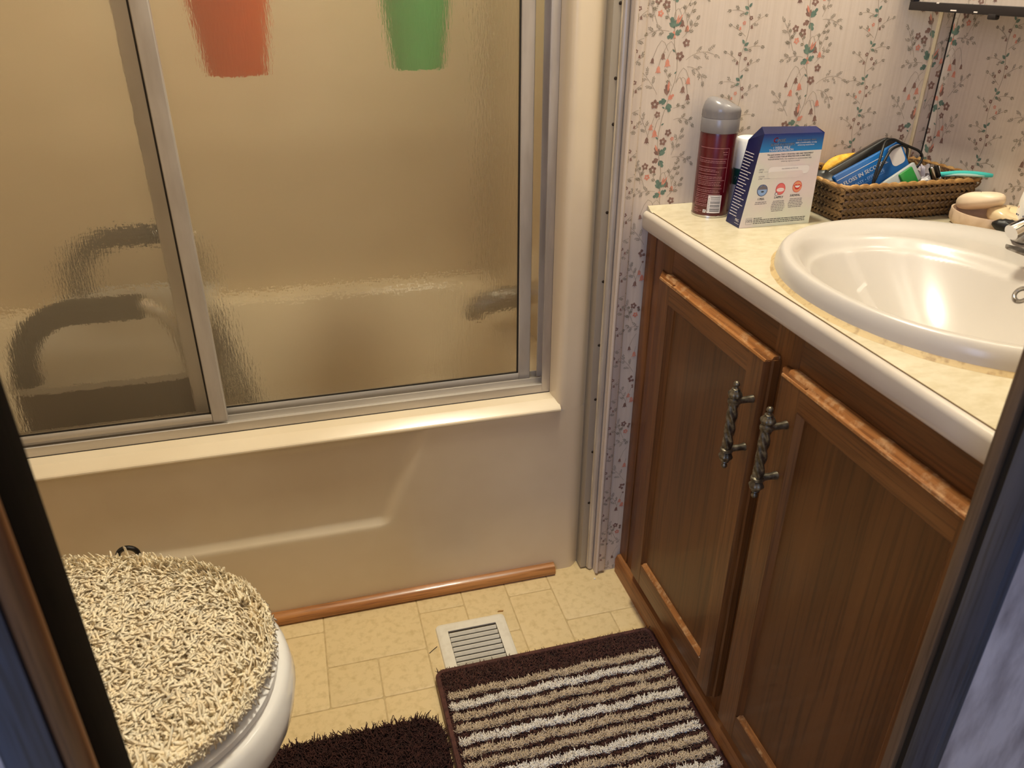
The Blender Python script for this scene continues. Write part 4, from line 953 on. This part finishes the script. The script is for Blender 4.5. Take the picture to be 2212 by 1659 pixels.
so = part('soap_bar', MB().grid(lambda u, v: bar(u, v, (1.062, .953, .8155), .030, .0255, .0125, .15, -.1), 48, 24, wrapu=True), 'soap_wet', smooth=80)
so['label'] = 'wet worn soap bar lying inside the dish'; so['category'] = 'soap'; so['group'] = 'soap bars on the dish'
hb = thing('brush', (1.05, .93, .79), 'black ribbed plastic brush handle lying behind the sink faucet', 'brush')
hp = [Vector((1.022, .938, .811)).lerp(Vector((1.075, .862, .808)), i/30) for i in range(31)]
part('handle', MB().tube(hp, [.0105*math.sqrt(max(.02, 1-(1-min(1, i/7))**2))+.0006*math.cos(i*2.4) for i in range(31)], 16), 'black_rubber', hb, smooth=50)
part('thumb_pad', MB().tube([p+Vector((-.005, -.004, .0070)) for p in hp[6:20]], [.0005+.0045*math.sin(PI*i/13) for i in range(14)], 12), 'black_plastic', hb, smooth=70)
part('bristle_block', MB().box(1.055, 1.085, .82, .866, .7905, .812, .004), 'black_rubber', hb)
wx, wy, wr_ = 1.079, .924, .0215
wt = thing('bottle', (wx, wy, .79), 'white bottle with dark blue lettering by the right wall beside the soap dish', 'bottle')
part('body', MB().lathe([(wr_-.002, .7905), (wr_, .793), (wr_, .845), (wr_-.002, .86), (wr_-.006, .866), (.001, .867)], (wx, wy, 0), 36), 'white', wt)
part('cap', MB().lathe([(wr_-.005, .866), (wr_-.004, .868), (wr_-.005, .885), (wr_-.009, .889), (.001, .89)], (wx, wy, 0), 30), 'white', wt)
L = MB(); mpw = cyl(wx, wy, wr_+.0003, math.atan2(-wy, -wx))
put_text(L, 'DEODORANT', -.0095, .8125, .0085, mpw, 'r', 0, 0, .02); put_words(L, -.028, -.0105, .824, .0022, mpw, 0, RR); put_words(L, -.026, -.0115, .835, .0030, mpw, 1, RR)
part('lettering', L, ['ink_navy', 'ink_orange'], wt, smooth=0, fix=False)

# ------------------------------------------------------------------ tufted pile
def tufts(name, pts, nrm, length, width, mat, parent, lean=.6, curl=.5, seed=1, local=False, label=None, seg=3, taper=.55):
    """one mesh of many little bent, tapered yarn tufts (triangular cross-section)"""
    r = np.random.default_rng(seed); n = len(pts); pts = np.asarray(pts); nrm = np.asarray(nrm)
    t = r.normal(size=(n, 3)); t -= nrm*(t*nrm).sum(1)[:, None]; t /= np.linalg.norm(t, axis=1)[:, None]+1e-9
    b = np.cross(nrm, t); L_ = length*r.uniform(.65, 1.25, n); W_ = width*r.uniform(.75, 1.25, n); ln = lean*r.uniform(.2, 1.2, n); cl = curl*r.normal(size=n)
    V = np.zeros((n, (seg+1)*3, 3))
    for k in range(seg+1):
        s_ = k/seg; ctr = pts+nrm*(L_*(s_-.28*s_*s_*ln))[:, None]+t*(L_*ln*s_**1.4)[:, None]+b*(L_*cl*s_*s_*.6)[:, None]
        wd = W_*(1-taper*s_**2)
        for j in range(3):
            a = 2*PI*j/3+s_*1.2
            V[:, k*3+j] = ctr+(t*math.cos(a)+b*math.sin(a))*wd[:, None]
    q = []
    for k in range(seg):
        for j in range(3): q.append((k*3+j, k*3+(j+1) % 3, (k+1)*3+(j+1) % 3, (k+1)*3+j))
    nv = (seg+1)*3; base = np.arange(n)[:, None, None]*nv
    Q = (np.array(q)[None]+base).reshape(-1, 4); T = (np.array([[seg*3, seg*3+1, seg*3+2]])[None]+base).reshape(-1, 3)
    me = bpy.data.meshes.new(name); me.vertices.add(n*nv); me.vertices.foreach_set('co', V.reshape(-1))
    loops = np.concatenate([Q.reshape(-1), T.reshape(-1)]); me.loops.add(len(loops)); me.loops.foreach_set('vertex_index', loops.astype(np.int32))
    nq, nt_ = len(Q), len(T); me.polygons.add(nq+nt_)
    st = np.concatenate([np.arange(nq)*4, nq*4+np.arange(nt_)*3]); me.polygons.foreach_set('loop_start', st.astype(np.int32))
    me.polygons.foreach_set('loop_total', np.concatenate([np.full(nq, 4), np.full(nt_, 3)]).astype(np.int32))
    me.update(calc_edges=True); me.shade_smooth(); me.materials.append(M[mat])
    o = bpy.data.objects.new(name, me); link(o, parent, local); o['kind'] = 'stuff'
    if label: o['label'] = label
    return o

# ------------------------------------------------------------------ toilet
TR = math.radians(-8)
to = thing('toilet', (-.36, .757, 0), 'white toilet with closed lid beside the tub', 'toilet', rz=TR)
def egg(a_f, a_b, b, z, N=72, cx=0, n=2.15):
    out = []
    for k in range(N):
        t = 2*PI*k/N; c, s_ = math.cos(t), math.sin(t); a = a_f if c > 0 else a_b
        out.append((cx+a*math.copysign(abs(c)**(2/n), c), b*math.copysign(abs(s_)**(2/n), s_), z))
    return out
part('bowl', MB().rings([egg(.10, .22, .105, 0), egg(.105, .22, .11, .01), egg(.09, .22, .095, .06), egg(.11, .22, .10, .14), egg(.19, .22, .145, .24), egg(.262, .22, .190, .31), egg(.283, .23, .206, .342), egg(.287, .23, .209, .365), egg(.283, .23, .206, .390), egg(.276, .23, .200, .399), egg(.24, .21, .17, .400)]), 'porcelain', to, smooth=70, local=True)
part('seat', MB().rings([egg(.266, .21, .191, .402), egg(.272, .21, .197, .406), egg(.272, .21, .197, .414), egg(.266, .21, .192, .4175)]), 'seat_plastic', to, smooth=50, local=True)
part('lid', MB().rings([egg(.262, .21, .188, .4185), egg(.267, .21, .193, .422), egg(.267, .21, .193, .429), egg(.256, .21, .184, .4335), egg(.15, .15, .12, .436)]), 'seat_plastic', to, smooth=50, local=True)
part('tank', MB().box(-.545, -.36, -.22, .22, .38, .74, .025, 4), 'porcelain', to, local=True)
part('tank_lid', MB().box(-.552, -.35, -.228, .228, .742, .772, .012, 3), 'porcelain', to, local=True)
part('flush_lever', MB().tube([(-.348, .16, .68), (-.335, .16, .68), (-.332, .10, .676)], .006, 10), 'chrome', to, local=True)
cv = thing('toilet_lid_cover', (-.36, .757, .43), 'shaggy cream pile cover on the toilet lid', 'lid cover', rz=TR)
CH = [(.256, .20, .186, .0036), (.264, .20, .193, .0042), (.258, .20, .188, .0068), (.235, .18, .17, .0072), (.12, .12, .10, .0080)]
part('cover_base', MB().rings([egg(a, bb, c, z) for a, bb, c, z in CH], cap0=False), 'cover_base', cv, smooth=70, local=True)
pts, nr = [], []; rr_ = np.random.default_rng(21)
while len(pts) < 13000:
    x, y = rr_.uniform(-.17, .27), rr_.uniform(-.2, .2); a = .264 if x > 0 else .21
    q = (abs(x/a)**2.15+abs(y/.195)**2.15)**(1/2.15)
    if q > 1 or (q < .7 and rr_.random() < .12): continue
    z = .0082-.0025*max(0, (q-.8)/.2)**2; e = max(0, (q-.78)/.22)
    n_ = np.array([x/a*e*1.3, y/.195*e*1.3, 1-.55*e]); n_ /= np.linalg.norm(n_); pts.append((x, y, z)); nr.append(n_)
for k in range(3000):
    t = rr_.uniform(-1.9, 1.9); c, s_ = math.cos(t), math.sin(t); a = .264 if c > 0 else .21
    x, y = a*math.copysign(abs(c)**(2/2.15), c), .193*math.copysign(abs(s_)**(2/2.15), s_)
    n_ = np.array([c, s_, rr_.uniform(0, .9)]); n_ /= np.linalg.norm(n_); pts.append((x, y, rr_.uniform(.003, .007))); nr.append(n_)
n_top = len(pts)-3000
tufts('pile', pts[:n_top], nr[:n_top], .0085, .0027, 'pile_cream', cv, lean=1.2, curl=1.6, seed=3, local=True, seg=4, taper=.25)
tufts('edge_pile', pts[n_top:], nr[n_top:], .0065, .0021, 'pile_cream', cv, lean=1.2, curl=1.4, seed=4, local=True, seg=4, taper=.25)
# toilet brush standing between toilet and tub
tb = thing('toilet_brush', (-.338, 1.135, 0), 'black ring topped toilet brush standing behind the toilet', 'brush')
part('holder', MB().lathe([(.045, 0), (.048, .01), (.042, .12), (.045, .125), (.038, .125), (.036, .02)], (-.338, 1.135, 0), 28), 'white', tb)
part('stem', MB().tube([(-.338, 1.135, .03), (-.338, 1.135, .28)], .006, 10), 'white', tb)
part('ring_handle', MB().tube([(-.338+.0155*math.cos(2*PI*k/24), 1.135, .297+.0155*math.sin(2*PI*k/24)) for k in range(25)], .0042, 10), 'black_plastic', tb)

# ------------------------------------------------------------------ bath mat
mt = thing('bath_mat', (.35, .7, 0), 'brown bath mat with beige and cream stripes beside the vanity', 'bath mat')
MX0, MX1, MY0, MY1 = .141, .5635, .405, 1.0185
part('backing', MB().prism(rrect(MX0+.004, MX1-.003, MY0, MY1-.004, .012), .0065, .011, XYZ), 'mat_base', mt)
stripes = []; y = .9575; seq = 'bwbbwbbwbbwbbwbbwbbwb'
k = 0
while y > .64: stripes.append((y, seq[k])); y -= .0241; k += 1
rm = np.random.default_rng(8)
def sampler(x0, x1, y0, y1, n): return np.stack([rm.uniform(x0, x1, n), rm.uniform(y0, y1, n)], 1)
P_ = sampler(MX0+.002, MX1-.001, .60, MY1, 27000); keep = np.ones(len(P_), bool)
wob = lambda x, yy: .0016*np.sin(x*61+yy*40)+.0010*np.sin(x*173+yy*97)
hw = .0062
for (ys, c) in stripes:
    inx = (P_[:, 0] > MX0+.012) & (P_[:, 0] < MX1-.010)
    keep &= ~((np.abs(P_[:, 1]-ys-wob(P_[:, 0], ys)) < hw) & inx)
P_ = P_[keep]; up = np.tile([0, 0, 1.], (len(P_), 1))
tufts('brown_pile', np.concatenate([P_, np.full((len(P_), 1), .010)], 1), up, 0.0078, .0011, 'pile_brown', mt, lean=.7, curl=.5, seed=5, seg=2)
part('near_pile', MB().box(MX0+.004, MX1-.003, MY0, .60, .011, .017, .002), 'pile_brown', mt)
for i, (ys, c) in enumerate(stripes):
    n = 2600; x = rm.uniform(MX0+.011, MX1-.008, n); yy = ys+wob(x, ys)+rm.uniform(-hw, hw, n)
    tufts('stripe', np.stack([x, yy, np.full(n, .0105)], 1), np.tile([0, -.12, 1.], (n, 1)), .0085, .0011, 'pile_beige' if c == 'b' else 'pile_white', mt, lean=.5, curl=.4, seed=40+i, seg=2, label='beige stripe' if c == 'b' else 'cream white stripe')
be = [(a, b, .012) for a, b in rrect(MX0+.002, MX1-.002, MY0, MY1-.002, .012, 6)]
part('bound_edge', MB().tube(be+be[:1], .0048, 8), 'pile_brown', mt)
# dark rug by the toilet
rg = thing('toilet_rug', (0, .7, 0), 'dark chocolate shag rug between toilet and striped mat', 'rug')
rpoly = [(a, b) for a, b in rrect(-.235, .134, .45, .934, .045, 8)]
part('backing', MB().prism(rpoly, 0, .004, XYZ), 'mat_base', rg)
def inpoly(p):
    x, yy = p; c = False
    for (x0, y0), (x1, y1) in zip(rpoly, rpoly[1:]+rpoly[:1]):
        if (y0 > yy) != (y1 > yy) and x < (x1-x0)*(yy-y0)/(y1-y0)+x0: c = not c
    return c
P_ = np.array([p for p in sampler(-.235, .134, .70, .934, 15000) if inpoly(p)])
tufts('pile', np.concatenate([P_, np.full((len(P_), 1), .003)], 1), np.tile([0, 0, 1.], (len(P_), 1)), .013, .0013, 'pile_dark', rg, lean=.8, curl=.6, seed=9, seg=2)

# ------------------------------------------------------------------ floor register
vt = thing('floor_vent', (.231, 1.0, 0), 'white metal floor register partly under the striped mat', 'vent')
VX0, VX1, VY0, VY1 = .1605, .3015, .850, 1.1425
def vring(d, z, r): return [(a, b, z) for a, b in rrect(VX0+d, VX1-d, VY0+d, VY1-d, r, 5)]
SX0, SX1, SY1 = .183, .279, 1.1185
n_sl = 20; pit = .01265
mb = MB(); mb.rings([vring(0, 0, .010), vring(.0015, .0035, .009), vring(.006, .0055, .007), vring(.0085, .0058, .006)], cap0=False, cap1=False)
mb.box(VX0+.0085, SX0, VY0+.0085, VY1-.0085, .0030, .0058).box(SX1, VX1-.0085, VY0+.0085, VY1-.0085, .0030, .0058)
mb.box(SX0, SX1, SY1, VY1-.0085, .0030, .0058).box(SX0, SX1, VY0+.0085, SY1-n_sl*pit, .0030, .0058)
part('frame', mb, 'white_metal', vt, smooth=30)
part('duct', MB().box(SX0, SX1, SY1-n_sl*pit, SY1, .0001, .0006), 'duct', vt, label='dark duct under the louvers')
for k in range(n_sl):
    yk = SY1-.0062-k*pit
    part('louver', MB().prism([(yk, .0058), (yk-.0013, .0058), (yk-.0050, .0008), (yk-.0050, .0002), (yk-.0040, .0002), (yk, .0048)], SX0+.001, SX1-.001, lambda u, v, w: (w, u, v)), 'white_metal', vt, smooth=20)

# ------------------------------------------------------------------ bits on the floor
wc = part('wood_chip', MB().prism([(.291, 1.1495), (.302, 1.1475), (.304, 1.1508), (.294, 1.1522)], .0002, .0014, XYZ), 'chip'); wc['label'] = 'small tan wood chip on the floor beside the vent'; wc['category'] = 'wood chip'
ht = part('thread', MB().tube([(.139, 1.078, .0008), (.147, 1.0842, .0009), (.156, 1.0905, .0008)], .0007, 6), 'hair'); ht['label'] = 'short dark thread on the floor left of the vent'; ht['category'] = 'thread'
pb = thing('pebble', (.497, 1.196, 0), 'tiny white crumb on the floor at the wallpaper foot', 'crumb')
part('crumb', MB().lathe([(.001, .0002), (.0022, .001), (.0015, .0026), (.0003, .003)], (.516, 1.19, 0), 8), 'white', pb)

# ------------------------------------------------------------------ lamp fittings out of frame
lp = thing('ceiling_lamp', (.44, 1.07, ZC), 'round white ceiling lamp over the bathroom floor', 'lamp')
part('canopy', MB().lathe([(.15, ZC), (.15, ZC-.02), (.14, ZC-.03)], (.44, 1.07, 0), 32), 'white', lp)
vl = thing('vanity_lamp', (1.05, .8, 1.9), 'white vanity light bar above the mirror cabinet', 'lamp')
part('back_bar', MB().box(.985, XR, .5, 1.1, 1.86, 1.95, .004), 'white', vl)
